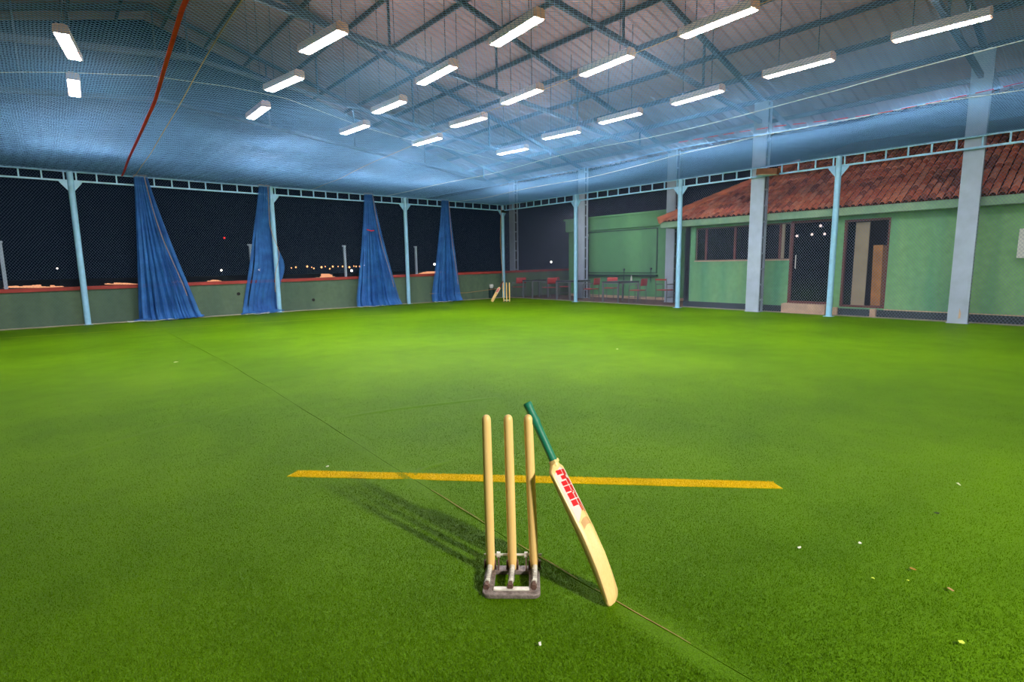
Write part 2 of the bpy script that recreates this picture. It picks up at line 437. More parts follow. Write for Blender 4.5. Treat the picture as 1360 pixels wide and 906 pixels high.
LP = [4.546, 9.141, 13.902]; RP = [4.100, 8.321, 12.572]
make_post(XR, YL, 'light blue pipe post in the far corner behind the far stumps', (-1, 0))
make_post(XR-LP[0], YL, 'light blue pipe post between the two blue net bundles nearest the far corner', (1, 0))
make_post(XR-LP[1], YL, 'light blue pipe post standing against the second blue net bundle from the left', (1, 0))
make_post(XR-LP[2], YL, 'thick light blue pipe post at far left, left of every net bundle', (1, 0))
make_post(XR, YL-RP[0], 'light blue pipe post in front of the terrace tables', (0, 1))
make_post(XR, YL-RP[1], 'light blue pipe post at the left end of the tiled house', (0, 1))
make_post(XR, YL-RP[2], 'light blue pipe post beside the glass door step of the tiled house', (0, 1))

def ladder(label, p0, p1, posts, step=.41, brace=False):
    p0, p1 = Vector(p0), Vector(p1); d = (p1-p0).normalized(); L = (p1-p0).length
    t = thing('ladder_beam', label, 'beam', tuple(p0))
    mb = MB(); mb.bar(p0+Vector((0, 0, HN)), p1+Vector((0, 0, HN)), .045, .04); local(t, 'top_chord', mb, M['blue_steel'])
    mb = MB(); mb.bar(p0+Vector((0, 0, 3.59)), p1+Vector((0, 0, 3.59)), .045, .04); local(t, 'bottom_chord', mb, M['blue_steel'])
    posts = sorted(posts); stops = []
    ext = [posts[0]-4.4] + posts + [posts[-1]+4.4, posts[-1]+8.8]
    for a, b in zip(ext[:-1], ext[1:]):
        n = max(2, round((b-a-.24)/step)); stops += [a+.12+(b-a-.24)*k/n for k in range(n+1)]
    stops = [s for s in stops if .05 < s < L-.02]
    ref = None
    for s in stops:
        q = p0+d*s
        if ref is None:
            m_ = MB(); m_.box(-.016, .016, -.016, .016, 3.61, HN-.02); ref = m_.build('vertical_strut', M['blue_steel'], t); o = ref
        else: o = ref.copy(); C.objects.link(o)
        o.location = d*s
    return t
ladder('long light blue ladder beam along the top of the left netting', (XR, YL, 0), (-6, YL, 0), LP, .41)
ladder('long light blue ladder beam along the top of the right fence before the tiled house', (XR, YL, 0), (XR, -4, 0), RP, .42)

# chain-link fences
def chainlink(name, label, axis, fixed, a0, a1, z0, z1, pitch=.062, r=.0023, wm='galv'):
    """diamond mesh in a vertical plane; strands are cut at the frame"""
    Hh = z1-z0; P0 = []; P1 = []
    n = int((a1-a0+Hh*2)/pitch)
    for k in range(n):
        for sg in (1, -1):
            s = a0-Hh+k*pitch if sg == 1 else a0+k*pitch
            # z goes z0..z1 while a goes s..s+sg*H*.75
            run = Hh*.80*sg; A0, A1 = s, s+run; t0, t1 = 0, 1
            lo, hi = min(A0, A1), max(A0, A1)
            if hi <= a0 or lo >= a1: continue
            def tt(x): return (x-A0)/run
            ts = sorted((tt(a0), tt(a1))); t0 = max(0, ts[0]); t1 = min(1, ts[1])
            if t1-t0 < .001: continue
            m = max(1, int((t1-t0)*Hh/.6))
            for q in range(m):
                u0 = t0+(t1-t0)*q/m; u1 = t0+(t1-t0)*(q+1)/m; P0.append((s+run*u0, z0+Hh*u0)); P1.append((s+run*u1, z0+Hh*u1))
    P0 = np.array(P0); P1 = np.array(P1)
    def lift(P):
        o = np.zeros((len(P), 3)); o[:, 2] = P[:, 1]
        if axis == 'x': o[:, 0] = P[:, 0]; o[:, 1] = fixed
        else: o[:, 1] = P[:, 0]; o[:, 0] = fixed
        return o
    V, Fc = strands(lift(P0), lift(P1), r)
    o = np_mesh(name, V, Fc, M[wm]); return tag(o, label, 'fence')
chainlink('chain_link_fence', 'chain-link wire mesh of the left side, in front of the night sky and green parapet', 'x', YL+.17, -6, XR, .02, HN, r=.0019, wm='dark_wire')
chainlink('chain_link_fence', 'chain-link wire mesh of the right side, in front of tiled house and terrace', 'y', XR+.085, -4, YL, .02, HN)

# ------------------------------------------------------------------ ceiling net
NX0, NX1, NY0, NY1 = -6.0, XR, -4.0, YL
def net_z(X, Y):
    ex = np.clip((XR-X)/3.0, 0, 1); ey = np.clip((YL-Y)/3.0, 0, 1); e = np.minimum(ex, ey)
    z = HN - .06*np.sqrt(e)*(1+.25*np.sin(.8*X+.3*Y)) + .012*e*np.sin(2.1*X-1.3*Y)+.02*e*np.sin(.9*Y+.7*X)
    wl = np.clip((Y-8)/9.6, 0, 1)                      # folds gathered towards the left beam
    z = z + wl*np.clip((9-X)/4, 0.15, 1)*.011*np.sin(17*X+1.2*np.sin(.8*Y))*np.where(Y > YL-.02, 0, 1)
    z = z + .03*np.exp(-((X-10.75)/.12)**2) + .03*np.exp(-((X-8.75-.05*Y)/.10)**2)*0   # lifted by the seam ropes
    return z
def net_family(sg, pitch=.045, seg=.30):
    s2 = math.sqrt(2); Lx, Ly = NX1-NX0, NY1-NY0; out0 = []; out1 = []
    n = int((Lx+Ly)/(pitch*s2))
    for k in range(n):
        c = (k+.5)*pitch*s2          # x' + y' = c  or x' - y' = c - Ly
        if sg == 1: xa, xb = max(0, c-Ly), min(Lx, c)
        else: xa, xb = max(0, c-Ly), min(Lx, c)
        if xb-xa < .02: continue
        m = max(1, int((xb-xa)*s2/seg)); x = np.linspace(xa, xb, m+1)
        y = (c-x) if sg == 1 else (x-(c-Ly))
        if sg != 1: y = x-c+Ly
        X = NX0+x; Y = NY0+np.clip(y, 0, Ly); P = np.stack([X, Y, net_z(X, Y)], 1)
        # cells are gathered by small wobbles
        P[:, 0] += .004*np.sin(5*Y+.5*k); out0.append(P[:-1]); out1.append(P[1:])
    return np.concatenate(out0), np.concatenate(out1)
A0, A1 = net_family(1); B0, B1 = net_family(-1)
V, Fc = strands(np.concatenate([A0, B0]), np.concatenate([A1, B1]), .0021)
cn = np_mesh('ceiling_net', V, Fc, M['net']); tag(cn, 'wide blue cord netting stretched flat under the lamps over the whole pitch', 'net')
def on_net(pts, dz=-.006, step=.15):
    out = []
    for (x0, y0), (x1, y1) in zip(pts[:-1], pts[1:]):
        n = max(1, int(math.hypot(x1-x0, y1-y0)/step))
        for k in range(n): out.append((x0+(x1-x0)*k/n, y0+(y1-y0)*k/n))
    out.append(pts[-1]); a = np.array(out); z = net_z(a[:, 0], a[:, 1])+dz
    return [(x, y, zz) for (x, y), zz in zip(out, z)]
def rope(name, label, pts, r, m, cat='rope', n=6, dz=-.006):
    mb = MB(); mb.tube(on_net(pts, dz), r, n); o = mb.build(name, m, None, smooth=True); return tag(o, label, cat)
mb = MB(); P = on_net([(1.10, 3.0), (1.197, 6.0), (1.281, 7.25), (1.432, 9.53), (1.56, 13.2), (1.74, 17.5)], -.010)
for k, p in enumerate(P): mb.v += [(p[0]-.022, p[1], p[2]), (p[0]+.022, p[1], p[2]), (p[0]+.022, p[1], p[2]-.003), (p[0]-.022, p[1], p[2]-.003)]
for k in range(len(P)-1):
    for a, b in ((0, 1), (1, 2), (2, 3), (3, 0)): mb.f.append((4*k+a, 4*k+b, 4*k+4+b, 4*k+4+a)); mb.mi.append(0)
tag(mb.build('webbing_strap', M['red_tape']), 'red webbing strap crossing the ceiling net at upper left', 'strap')
rope('seam_rope', 'tan rope on the ceiling net just right of the red strap', [(1.50, 3), (1.584, 5.69), (1.672, 8.08), (1.9, 13.7), (2.0, 17.5)], .006, M['rope_tan'])
rope('seam_rope', 'thin tan rope on the ceiling net between the lamp rows in the middle', [(5.3, 1), (5.43, 3.95), (5.49, 7.1), (5.95, 11.7), (6.6, 17.4)], .003, M['rope_tan'])
rope('seam_rope', 'pale blue seam rope of the ceiling net left of the rightmost lamp row', [(8.2, -2), (8.45, 1.16), (8.78, 3.16), (8.95, 6.47), (9.1, 11), (9.2, 17.4)], .005, M['rope_white'])
rope('seam_rope', 'pale seam rope of the ceiling net nearest the right fence beam', [(10.9, -2), (10.97, 1.45), (10.5, 3.85), (11.4, 8.2), (11.9, 13), (12.2, 17.4)], .006, M['rope_white'])
rope('seam_rope', 'faint white seam rope running crosswise over the ceiling net from upper left', [(-4, 9.9), (-.18, 9.27), (1.23, 8.3), (2.06, 8.21), (2.86, 8.28), (4.3, 8.9), (6.66, 9.67), (9, 10.2)], .002, M['rope_white'])
# red stitched line: short dashes woven in the net
t = thing('stitched_red_cord', 'red dashed cord woven through the ceiling net near the right columns', 'cord', (10.2, 2, 3.8))
P = on_net([(10.35, -1), (10.516, 1.4), (10.735, 2.55), (10.1, 4.5), (9.9, 6.5)], -.006, .1)
mb = MB()
for k in range(0, len(P)-1):
    if k % 3 != 2: mb.tube([P[k], P[k+1]], .005, 5)
tag(local(t, 'cord_stitches', mb, M['red_tape']), kind='stuff')

# ------------------------------------------------------------------ gathered net curtains on the left beam
def curtain(label, xt, wt, xb0, xb1, zbot, seed, bulge=None, ybot=17.52, rope_side=1, tail=0, back=0):
    rs = random.Random(seed); t = thing('gathered_net', label, 'net', (xt, YL, 0), 0)
    NU, NV = 150, 46; ph = [rs.uniform(0, 6.28) for _ in range(6)]
    def edge(v):                       # v 0 top .. 1 bottom
        k = v**1.25
        cl = xt-wt/2+(xb0-(xt-wt/2))*k; cr = xt+wt/2+(xb1-(xt+wt/2))*v**1.15
        if bulge:
            b = math.exp(-((v-bulge[0])/bulge[1])**2)*bulge[2]; cr += b
        return cl, cr
    for layer in (0, 1):
        mb = MB()
        def fn(i, j):
            u = i/NU; v = j/NV; cl, cr = edge(v)
            amp = (.02+.10*v)*(1 if layer == 0 else .8)
            uu = u+.010*math.sin(14*u+ph[0]+2*v)
            fold = math.sin(2*math.pi*(9+layer*2)*uu+ph[1]+1.3*v)+.5*math.sin(2*math.pi*(17)*uu+ph[2])
            x = cl+(cr-cl)*u+.012*math.sin(2*math.pi*23*u+ph[3])*(.4+v)
            bk = back*min(1, v/.35); y = YL-.09+.24*bk-(.03+.12*v*math.sin(math.pi*u))*(1-.8*bk)+amp*.5*fold*(1-.7*bk)+layer*.07*(1-.6*bk)
            z = HN-.015-(HN-.015-zbot)*v
            if v > .93:                # foot spreads on the floor
                k = (v-.93)/.07; y -= .16*k*(1-.5*abs(u-.5)); z = max(.015+.03*abs(math.sin(9*u*3.1+ph[4])), zbot+(HN-zbot)*.07*(1-k)*.9)
            return (x, min(y, YL+.02+.13*back), z)
        mb.grid(fn, NU, NV); local(t, 'netting', mb, M['curtain'], smooth=True)
    mb = MB(); pts = []
    for j in range(0, NV+1, 2):
        v = j/NV; cl, cr = edge(v); k = .72 if rope_side > 0 else .3
        pts.append((cl+(cr-cl)*(k-.05*math.sin(5*v)), YL-.24-.15*v, max(.03, HN-.02-(HN-.03)*v*.83)))
    mb.tube(pts, .007, 6); local(t, 'edge_rope', mb, M['rope_tan'], smooth=True)
    # heap of rope and hem lying at the foot
    mb = MB(); pts = []
    w0, w1 = (xb0, xb0+(xb1-xb0)*.6)
    for k in range(26):
        a = k/25*2*math.pi; pts.append(((w0+w1)/2-tail*.5+math.cos(a)*(w1-w0+tail)*.5*(1+.1*math.sin(3*a)), ybot-.19+.10*math.sin(a)+.02*math.sin(4*a), .03+.012*math.sin(5*a)))
    mb.tube(pts, .011, 6, closed=True); local(t, 'foot_rope', mb, M['rope_white'], smooth=True)
    if tail or back:
        mb = MB(); n = 22; pp = []; rr = []
        for k in range(n):
            u = k/(n-1); pp.append((xb0-.12+(xb1-xb0+.2)*u, ybot-.12-.10*math.sin(3*u+seed)+.10*u, .045+.02*math.sin(9*u))); rr.append((.02+.05*abs(math.sin(7.3*u+seed)))*(.35+.65*math.sin(math.pi*min(.97, max(.03, u)))))
        mb.tube(pp, rr, 9); local(t, 'foot_heap', mb, M['curtain'], smooth=True)
    mb = MB(); mb.tube([(xt-wt/2, YL-.06, HN-.02), (xt-wt/2, YL-.06, HN+.03), (xt+wt/2, YL-.06, HN+.035), (xt+wt/2, YL-.06, HN-.02)], .012, 6); local(t, 'tie_cord', mb, M['rope_tan'])
    return t
curtain('gathered blue net bundle at far left with its foot trailing right on the turf edge', 2.15, .30, 1.76, 3.25, .02, 1, None, tail=.25)
curtain('gathered blue net bundle tied behind a pipe post, second from left', 5.24, .30, 4.38, 5.50, .02, 2, (.62, .16, .30), back=1)
curtain('gathered blue net bundle with a small red tie, third from left', 8.62, .32, 7.95, 9.65, .02, 3)
curtain('gathered blue net bundle nearest the far corner, rightmost of four', 11.72, .30, 10.98, 12.30, .02, 4)
mb = MB(); mb.tube([(8.40, YL-.26, 2.62), (8.55, YL-.29, 2.58), (8.66, YL-.27, 2.60)], .02, 6); tag(mb.build('red_tie', M['red_tape'], None), 'small red cloth tie on the third blue net bundle', 'tie')
# loose rope hanging at the corner post
mb = MB(); mb.tube([(XR-.14, YL-.10, HN-.1), (XR-.20, YL-.12, 3.2), (XR-.24, YL-.12, 2.4), (XR-.20, YL-.12, 1.5), (XR-.13, YL-.12, .7), (XR-.14, YL-.12, .3)], .010, 6)
tag(mb.build('hanging_rope', M['rope_tan'], None, smooth=True), 'thin tan rope hanging down beside the far corner post', 'rope')
mb = MB(); mb.box(XR-.12, XR+.12, YL-.14, YL-.08, 3.50, 3.60); tag(mb.build('shackle_block', M['black']), 'small black pulley block on the far corner post top', 'block')
mb = MB(); mb.tube([(10.9, YL-.10, .34), (12.6, YL-.12, .30), (XR-.1, YL-.1, .42)], .010, 6); tag(mb.build('low_rope', M['rope_tan'], None), 'yellowish rope strung low above the turf left of the far stumps', 'rope')

# ------------------------------------------------------------------ shed roof, columns, trusses, purlins
RIDGE = 3.0
def roof_z(x): return 5.55+.27*(15-x) if x >= RIDGE else 5.55+.27*12-.27*(RIDGE-x)
mb = MB()
ysr = []; y = -8.0; k = 0
while y < 20.6:
    ysr += [(y, 0), (y+.14, 0), (y+.17, .035), (y+.22, .035)]; y += .25
xs_ = [-13, RIDGE, 17.0]
for x in xs_:
    for (yy, dz) in ysr: mb.v.append((x, yy, roof_z(x)+dz+.12))
n = len(ysr)
for j in range(2):
    for i in range(n-1): mb.f.append((j*n+i, j*n+i+1, (j+1)*n+i+1, (j+1)*n+i)); mb.mi.append(0)
roof = mb.build('ceiling', M['roof']); tag(roof, kind='structure')
ref = None; x = -12.0
for x in np.arange(-11.5, 16.6, 1.15):
    if ref is None:
        m_ = MB(); m_.box(-.025, .025, -8, 20.4, -.05, .06); o = m_.build('purlin', M['truss_steel'], roof); ref = o
    else: o = ref.copy(); C.objects.link(o)
    o.location = (x, 0, roof_z(x)+.04)
def bchord(x): return 4.98+.105*(14.8-x) if x >= RIDGE else 4.98+.105*11.8-.105*(RIDGE-x)
def truss(y, label):
    t = thing('roof_truss', label, 'truss', (RIDGE, y, 5))
    pts = lambda fn, xs: [(x, y, fn(x)) for x in xs]
    tz = lambda x: roof_z(x)-.10
    mb = MB(); mb.bar(*pts(tz, (-12, RIDGE)), .12, .14); mb.bar(*pts(tz, (RIDGE, 16.4)), .09, .10); local(t, 'top_chord', mb, M['truss_steel'])
    mb = MB(); mb.bar(*pts(bchord, (-11, RIDGE)), .10, .12); mb.bar(*pts(bchord, (RIDGE, 14.8)), .08, .09); local(t, 'bottom_chord', mb, M['truss_steel'])
    nodes = [14.7, 11.8, 8.9, 6.0, 3.0, 0, -3, -6, -9]
    for a, b in zip(nodes[:-1], nodes[1:]):
        mb = MB(); m_ = (a+b)/2; mb.bar((a, y, bchord(a)), (a, y, tz(a)), .04)
        local(t, 'web_brace', mb, M['truss_steel'])
    return t
TY = [(2.59, 'dark roof truss nearest the camera, over the wide right column'), (7.03, 'dark roof truss rising from the laced grey column before the tiled house'),
      (10.9, 'dark roof truss above the middle of the pitch'), (14.9, 'dark roof truss above the last rows of lamps'), (19.0, 'dark roof truss behind the far netting')]
for y, l in TY: truss(y, l)

def column(x, y, wy, dx, label, ztop, z0=0.0, m='grey_steel', lace=True):
    t = thing('steel_column', label, 'column', (x, y, z0))
    mb = MB(); mb.box(x, x+.055, y-wy/2, y+wy/2, z0, ztop); local(t, 'front_channel', mb, M[m])
    mb = MB(); mb.box(x+dx-.05, x+dx, y-wy/2, y+wy/2, z0, ztop); local(t, 'rear_channel', mb, M[m])
    if lace:
        z = z0+.3; ref = None
        while z < ztop-.1:
            mb = MB(); mb.box(x+.05, x+dx-.045, y-wy/2+.004, y-wy/2+.02, z, z+.045)
            if ref is None: ref = local(t, 'batten', mb, M[m]); zr = z
            else:
                o = ref.copy(); C.objects.link(o); o.location = (0, 0, z-zr)
            z += .42
        mb = MB(); mb.box(x+.056, x+dx-.052, y-wy/2+.05, y-wy/2+.06, z0, ztop); local(t, 'gap_shade_plate', mb, M['black'])  # black plate paints in the shade between the two channels
    mb = MB(); mb.box(x-.02, x+dx+.02, y-wy/2-.02, y+wy/2+.02, z0-.006, z0+.012); local(t, 'base_plate', mb, M[m])
    return t
column(14.66, 7.035, .36, .26, 'laced grey steel column in front of the long window of the tiled house', 5.5)
column(14.66, 2.585, .34, .11, 'wide pale grey steel column rising at the right side of the picture', 5.5, lace=False)
column(16.40, 10.83, .34, .24, 'blue grey steel column at the left end of the tiled eave', 5.1)
column(16.40, 14.93, .32, .24, 'dark grey laced column behind the terrace tables', 5.1, m='grey_steel')
column(16.20, 18.95, .34, .24, 'grey column beyond the parapet right of the corner post', 5.1)
# damaged paint patch on the wide column foot
mb = MB(); mb.prism([(14.658, 2.53, .12), (14.658, 2.57, .10), (14.658, 2.56, .33), (14.658, 2.53, .22)], (-.002, 0, 0)); o = mb.build('paint_patch', M['stone'], None)
wc = [q for q in C.objects if q.get('label', '').startswith('wide pale')][0]; o.parent = wc; o.location = (-14.66, -2.585, 0)
# old brown floodlight box on the beam
t = thing('floodlight', 'rusty brown floodlight box fixed on the beam beside the laced column', 'lamp', (14.5, 6.75, 3.6))
mb = MB(); mb.obox((14.44, 6.68, 3.665), (0, 1, .10), (1, 0, 0), (0, -.10, 1), .27, .07, .075); local(t, 'housing', mb, mat('rusty_housing', '#7a4a30', .7, 0, .3, 8), bevel=.008)
mb = MB(); mb.obox((14.44, 6.68, 3.585), (0, 1, .10), (1, 0, 0), (0, -.10, 1), .24, .055, .006); local(t, 'visor', mb, M['white_plastic'])

# ------------------------------------------------------------------ hanging lamps
LZ = 4.80
def make_lamp():
    t = thing('hanging_lamp', 'x', 'lamp', (0, 0, LZ))
    b = MB(); L = .58
    sec = [(-.095, 0), (-.10, .02), (-.09, .11), (-.05, .13), (.05, .13), (.09, .11), (.10, .02), (.095, 0)]
    vs = [(x, -L, z) for x, z in sec]+[(x, L, z) for x, z in sec]; n = len(sec)
    b.add(vs, [(i, (i+1) % n, n+(i+1) % n, n+i) for i in range(n-1)])
    b.build('housing', M['lamp_body'], t)
    for s in (-1, 1):
        b = MB(); poly = [(x*1.02, s*L, z*1.02-.001) for x, z in sec]; b.prism(poly if s < 0 else poly[::-1], (0, s*.02, 0)); b.build('end_cap', M['lamp_cap'], t)
    b = MB()
    for s in (-1, 1): b.box(s*.044-.029, s*.044+.029, -L+.02, L-.02, -.010, .004)
    b.build('lens', M['lamp_lens'], t)
    b = MB(); b.box(-.02, .02, -L+.1, L-.1, .130, .134); b.build('roof_fill_strip', M['lamp_lens'], t)  # added glowing strip that brightens the roof, not a fixture part
    b = MB(); b.box(-.006, .006, -L, L, -.004, .006); b.box(-.097, -.089, -L, L, -.008, .006); b.box(.089, .097, -L, L, -.008, .006); b.build('lens_frame', M['lamp_body'], t)
    return t
proto = make_lamp()
ROD = {}
def rod_mesh(h):
    k = round(h, 2)
    if k not in ROD:
        b = MB(); b.tube([(0, 0, .1), (0, 0, h)], .007, 6); me = b.build('suspension_rod', M['black']); ROD[k] = me.data; bpy.data.objects.remove(me)
    return ROD[k]
lamps = [
 (.62, 11.21, .17, 'very bright hanging lamp in the leftmost row, nearer of its two'), (.76, 13.6, .05, 'very bright hanging lamp in the leftmost row, farther of its two'),
 (3.59, 8.63, -.13, 'glaring white hanging lamp in the second row from left, nearest of three'), (3.76, 10.96, -.17, 'glaring white hanging lamp in the second row from left, middle of three'), (3.95, 13.27, 0, 'small glaring lamp in the second row from left, farthest of three'),
 (5.68, 6.5, .10, 'hanging box lamp in the third row from left, nearest and largest of four'), (5.76, 8.8, .03, 'hanging box lamp in the third row from left, second nearest of four'), (6.03, 11.12, -.05, 'hanging box lamp in the third row from left, third nearest of four'), (6.28, 13.4, -.09, 'hanging box lamp in the third row from left, farthest of four'),
 (7.77, 4.45, .06, 'hanging box lamp in the fourth row from left, nearest of five at the top edge'), (7.83, 6.57, .07, 'hanging box lamp in the fourth row from left, second nearest of five'), (7.83, 8.8, .04, 'hanging box lamp in the fourth row from left, middle of five'), (8.13, 11.09, -.10, 'hanging box lamp in the fourth row from left, fourth nearest of five'), (8.43, 13.44, -.08, 'hanging box lamp in the fourth row from left, farthest of five'),
 (10.63, 2.43, -.06, 'hanging lamp at top right, nearest of the rightmost row'), (10.68, 4.5, 0, 'second nearest hanging lamp of the rightmost row of six'), (10.79, 6.57, .05, 'third nearest hanging lamp of the rightmost row of six'), (10.8, 8.61, -.03, 'fourth nearest hanging lamp of the rightmost row of six'), (10.91, 10.67, -.13, 'fifth nearest hanging lamp of the rightmost row of six'), (11.22, 13.05, -.12, 'farthest hanging lamp of the rightmost row of six'),
]
for i, (x, y, rz, lab) in enumerate(lamps):
    o = proto if i == 0 else copy_tree(proto)
    o.location = (x, y, LZ); o.rotation_euler = (0, 0, -rz); o['label'] = lab; o['group'] = 'lamps hanging above the net'
    for s in (-.34, .34):
        me = rod_mesh(roof_z(x)+.1-LZ); r = bpy.data.objects.new('suspension_rod', me); C.objects.link(r); r.parent = o; r.location = (0, s, 0)

# ------------------------------------------------------------------ house with tiled roof
XH = 15.30
H = thing('tiled_house', 'green rendered house with terracotta tiled roof behind the right fence', 'building', (XH, 3, 0))
WZ = 2.60
mb = MB()
def wallbox(y0, y1, z0, z1): mb.box(XH, XH+.18, y0, y1, z0, z1)
wallbox(9.2, 9.55, -.2, WZ); wallbox(6.37, 9.2, -.2, 1.41); wallbox(6.37, 9.2, 2.40, WZ); wallbox(5.30, 6.37, 2.42, WZ); wallbox(5.08, 5.30, -.2, WZ)
wallbox(4.10, 5.08, 2.36, WZ); wallbox(-5, 4.10, -.2, WZ); wallbox(4.10, 5.08, -.2, .20); wallbox(5.30, 6.37, -.2, .24)
mb.box(XH, XH+4, 9.37, 9.55, -.2, WZ)
local(H, 'wall', mb, M['green_house'])
mb = MB(); mb.box(XH-.012, XH, 6.37, 9.56, -.02, .16); mb.box(XH-.012, XH, -5, 5.30, -.02, .16); local(H, 'skirting', mb, M['skirt'])
mb = MB(); mb.box(XH-.016, XH+.001, -5, 4.1, .16, .185); local(H, 'skirting_ledge', mb, M['stone'])
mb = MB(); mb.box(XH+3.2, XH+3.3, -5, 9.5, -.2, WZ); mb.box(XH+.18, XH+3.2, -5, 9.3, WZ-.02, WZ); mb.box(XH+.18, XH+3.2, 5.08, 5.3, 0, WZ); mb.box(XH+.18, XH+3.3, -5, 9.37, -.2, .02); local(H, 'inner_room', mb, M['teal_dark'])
# long window
mb = MB()
for (y0, y1, z0, z1) in ((9.16, 9.2, 1.41, 2.4), (6.37, 6.41, 1.41, 2.4), (6.41, 9.16, 1.41, 1.44), (6.41, 9.16, 2.36, 2.4)): mb.box(XH+.04, XH+.12, y0, y1, z0, z1)
wf = local(H, 'window_frame', mb, mat('aged_window_frame', '#6b5a50', .5)); o = wf
mb = MB()
for yy in (8.86, 7.95, 6.66): mb.box(XH+.03, XH+.11, yy-.03, yy+.03, 1.44, 2.36)
mb.v = [(x-XH, y-3, z) for x, y, z in mb.v]; mb.build('mullion', M['door_frame'], wf)
mb = MB(); mb.box(XH+.03, XH+.13, 6.55, 6.62, 1.44, 2.36); mb.v = [(x-XH, y-3, z) for x, y, z in mb.v]; mb.build('mullion', M['beige_panel'], wf)
for (a, b) in ((8.89, 9.16), (7.98, 8.83), (6.69, 7.92), (6.41, 6.55)):
    mb = MB(); mb.box(XH+.07, XH+.076, a, b, 1.44, 2.36); mb.v = [(x-XH, y-3, z) for x, y, z in mb.v]; mb.build('pane', M['glass'], wf)
mb = MB(); mb.box(XH-.03, XH+.05, 6.37, 9.2, 1.385, 1.415); local(H, 'window_sill', mb, M['stone'])
# glass door
mb = MB()
for (y0, y1, z0, z1) in ((6.30, 6.37, .24, 2.42), (5.30, 5.36, .24, 2.42), (5.36, 6.30, 2.36, 2.42), (5.36, 6.30, .24, .30)): mb.box(XH-.01, XH+.10, y0, y1, z0, z1)
local(H, 'door_frame', mb, M['door_frame'])
mb = MB(); mb.box(XH+.04, XH+.05, 5.36, 6.30, .30, 2.36); dr = local(H, 'glass_door', mb, M['glass'])
mb = MB(); mb.tube([(XH-.02-XH, 6.20-3, 1.17), (XH-.03-XH, 6.20-3, 1.19), (-.03, 6.20-3, 1.50), (-.02, 6.20-3, 1.52)], .014, 8); mb.build('door_handle', M['bright_metal'], dr)
mb = MB(); mb.box(XH-.26, XH, 5.32, 6.42, -.1, .24); local(H, 'door_step', mb, M['stone'], bevel=.02)
# second doorway with leaves
mb = MB()
for (y0, y1, z0, z1) in ((5.03, 5.08, .2, 2.36), (4.10, 4.14, .2, 2.36), (4.14, 5.03, 2.31, 2.36), (4.14, 5.03, .2, .25)): mb.box(XH-.008, XH+.10, y0, y1, z0, z1)
local(H, 'door_frame', mb, M['door_frame'])
mb = MB(); mb.box(XH+.08, XH+.085, 4.86, 5.03, .25, 2.31); local(H, 'side_pane', mb, M['glass'])
mb = MB(); mb.box(XH+.10, XH+.14, 4.56, 4.86, .25, 2.29); local(H, 'beige_door_leaf', mb, M['beige_panel'])
mb = MB(); mb.obox((XH+.09, 4.33, .99), (0, 1, 0), (1, 0, 0), (0, .02, 1), .10, .02, .73); local(H, 'wooden_board', mb, M['wood'])
mb = MB(); mb.obox((XH+.11, 4.19, .99), (0, 1, 0), (1, 0, 0), (0, .02, 1), .06, .02, .72); local(H, 'wooden_board', mb, mat('dark_wood_board', '#6e4a30', .5, 0, .2, 4))
mb = MB(); mb.box(XH-.10, XH, 4.25, 4.37, -.02, .18); mb.box(XH-.10, XH, 5.10, 5.22, -.02, .18); local(H, 'kerb_stone', mb, M['stone'])
# glowing beads added behind the glass, standing in for lamp reflections
for (yy, zz, xx) in ((6.45, 2.12, 1.6), (6.9, 2.10, 1.7), (6.15, 2.12, 1.7), (7.35, 2.14, 1.6), (6.05, 2.32, 1.1)):
    mb = MB(); mb.tube([(XH+xx, yy, zz-.035), (XH+xx, yy, zz), (XH+xx, yy, zz+.035)], [.025, .04, .02], 8); local(H, 'reflection_bead', mb, emit('reflection_glow', '#ffe8e0', 5))
# fascia and roof
mb = MB(); mb.box(14.98, 15.02, -5, 10.25, 2.46, 2.645); mb.box(15.02, 16.6, 10.21, 10.25, 2.46, 2.645); mb.box(15.02, XH+.02, -5, 10.2, 2.46, 2.49); mb.box(XH+.18, 17.2, 9.5, 10.22, 2.46, 2.49)
local(H, 'fascia', mb, M['fascia'])
SL = .56; X0, Y0r = 14.96, 10.27
def rz_(x): return 2.66+SL*(x-X0)
mb = MB(); top = X0+4.0
mb.add([(X0, -5, rz_(X0)-.02), (X0, Y0r, rz_(X0)-.02), (top, Y0r-4, rz_(top)-.02), (top, -5, rz_(top)-.02)], [(0, 1, 2, 3)])
mb.add([(X0, Y0r, rz_(X0)-.02), (top+4, Y0r, rz_(X0)-.02), (top, Y0r-4, rz_(top)-.02)], [(0, 1, 2)])
local(H, 'roof_deck', mb, mat('roof_deck_dark', '#5a3028', .8))
ang = math.atan(SL); TP, TL = .15, .26
def tile_bm(w_=TP, L=TL):
    b = MB(); n = 6; vs = []
    for e, (s, rr, up) in enumerate(((0, 1.0, .012), (L*1.12, .86, 0))):
        for k in range(n+1):
            a = math.pi*k/n; vs.append((s*math.cos(ang)-math.sin(a)*w_*.30*rr*math.sin(ang)-up*.3, math.cos(a)*w_*.44*rr, s*math.sin(ang)+math.sin(a)*w_*.36*rr+up))
    fs = [(k, k+1, n+2+k, n+1+k) for k in range(n)]; b.add(vs, fs)
    # open front lip
    o = len(b.v); b.add([(vs[k][0]+.012, vs[k][1]*.82, vs[k][2]-.012) for k in range(n+1)], []); b.f += [(k, o+k, o+k+1, k+1) for k in range(n)]; b.mi += [0]*n
    return b
spots = []
ny = int((Y0r+5)/TP)
for i in range(ny):
    yy = Y0r-.06-i*TP
    for j in range(13):
        s = j*TL; x = X0-.03+s*math.cos(ang); 
        if yy > Y0r-(x-X0)-.02: continue
        spots.append((x, yy, rz_(x)))
vis = [q for q in spots if 1.1 < q[1] < 6.6]; vis.sort(key=lambda q: (q[0], q[1])); near = set(vis[:300])
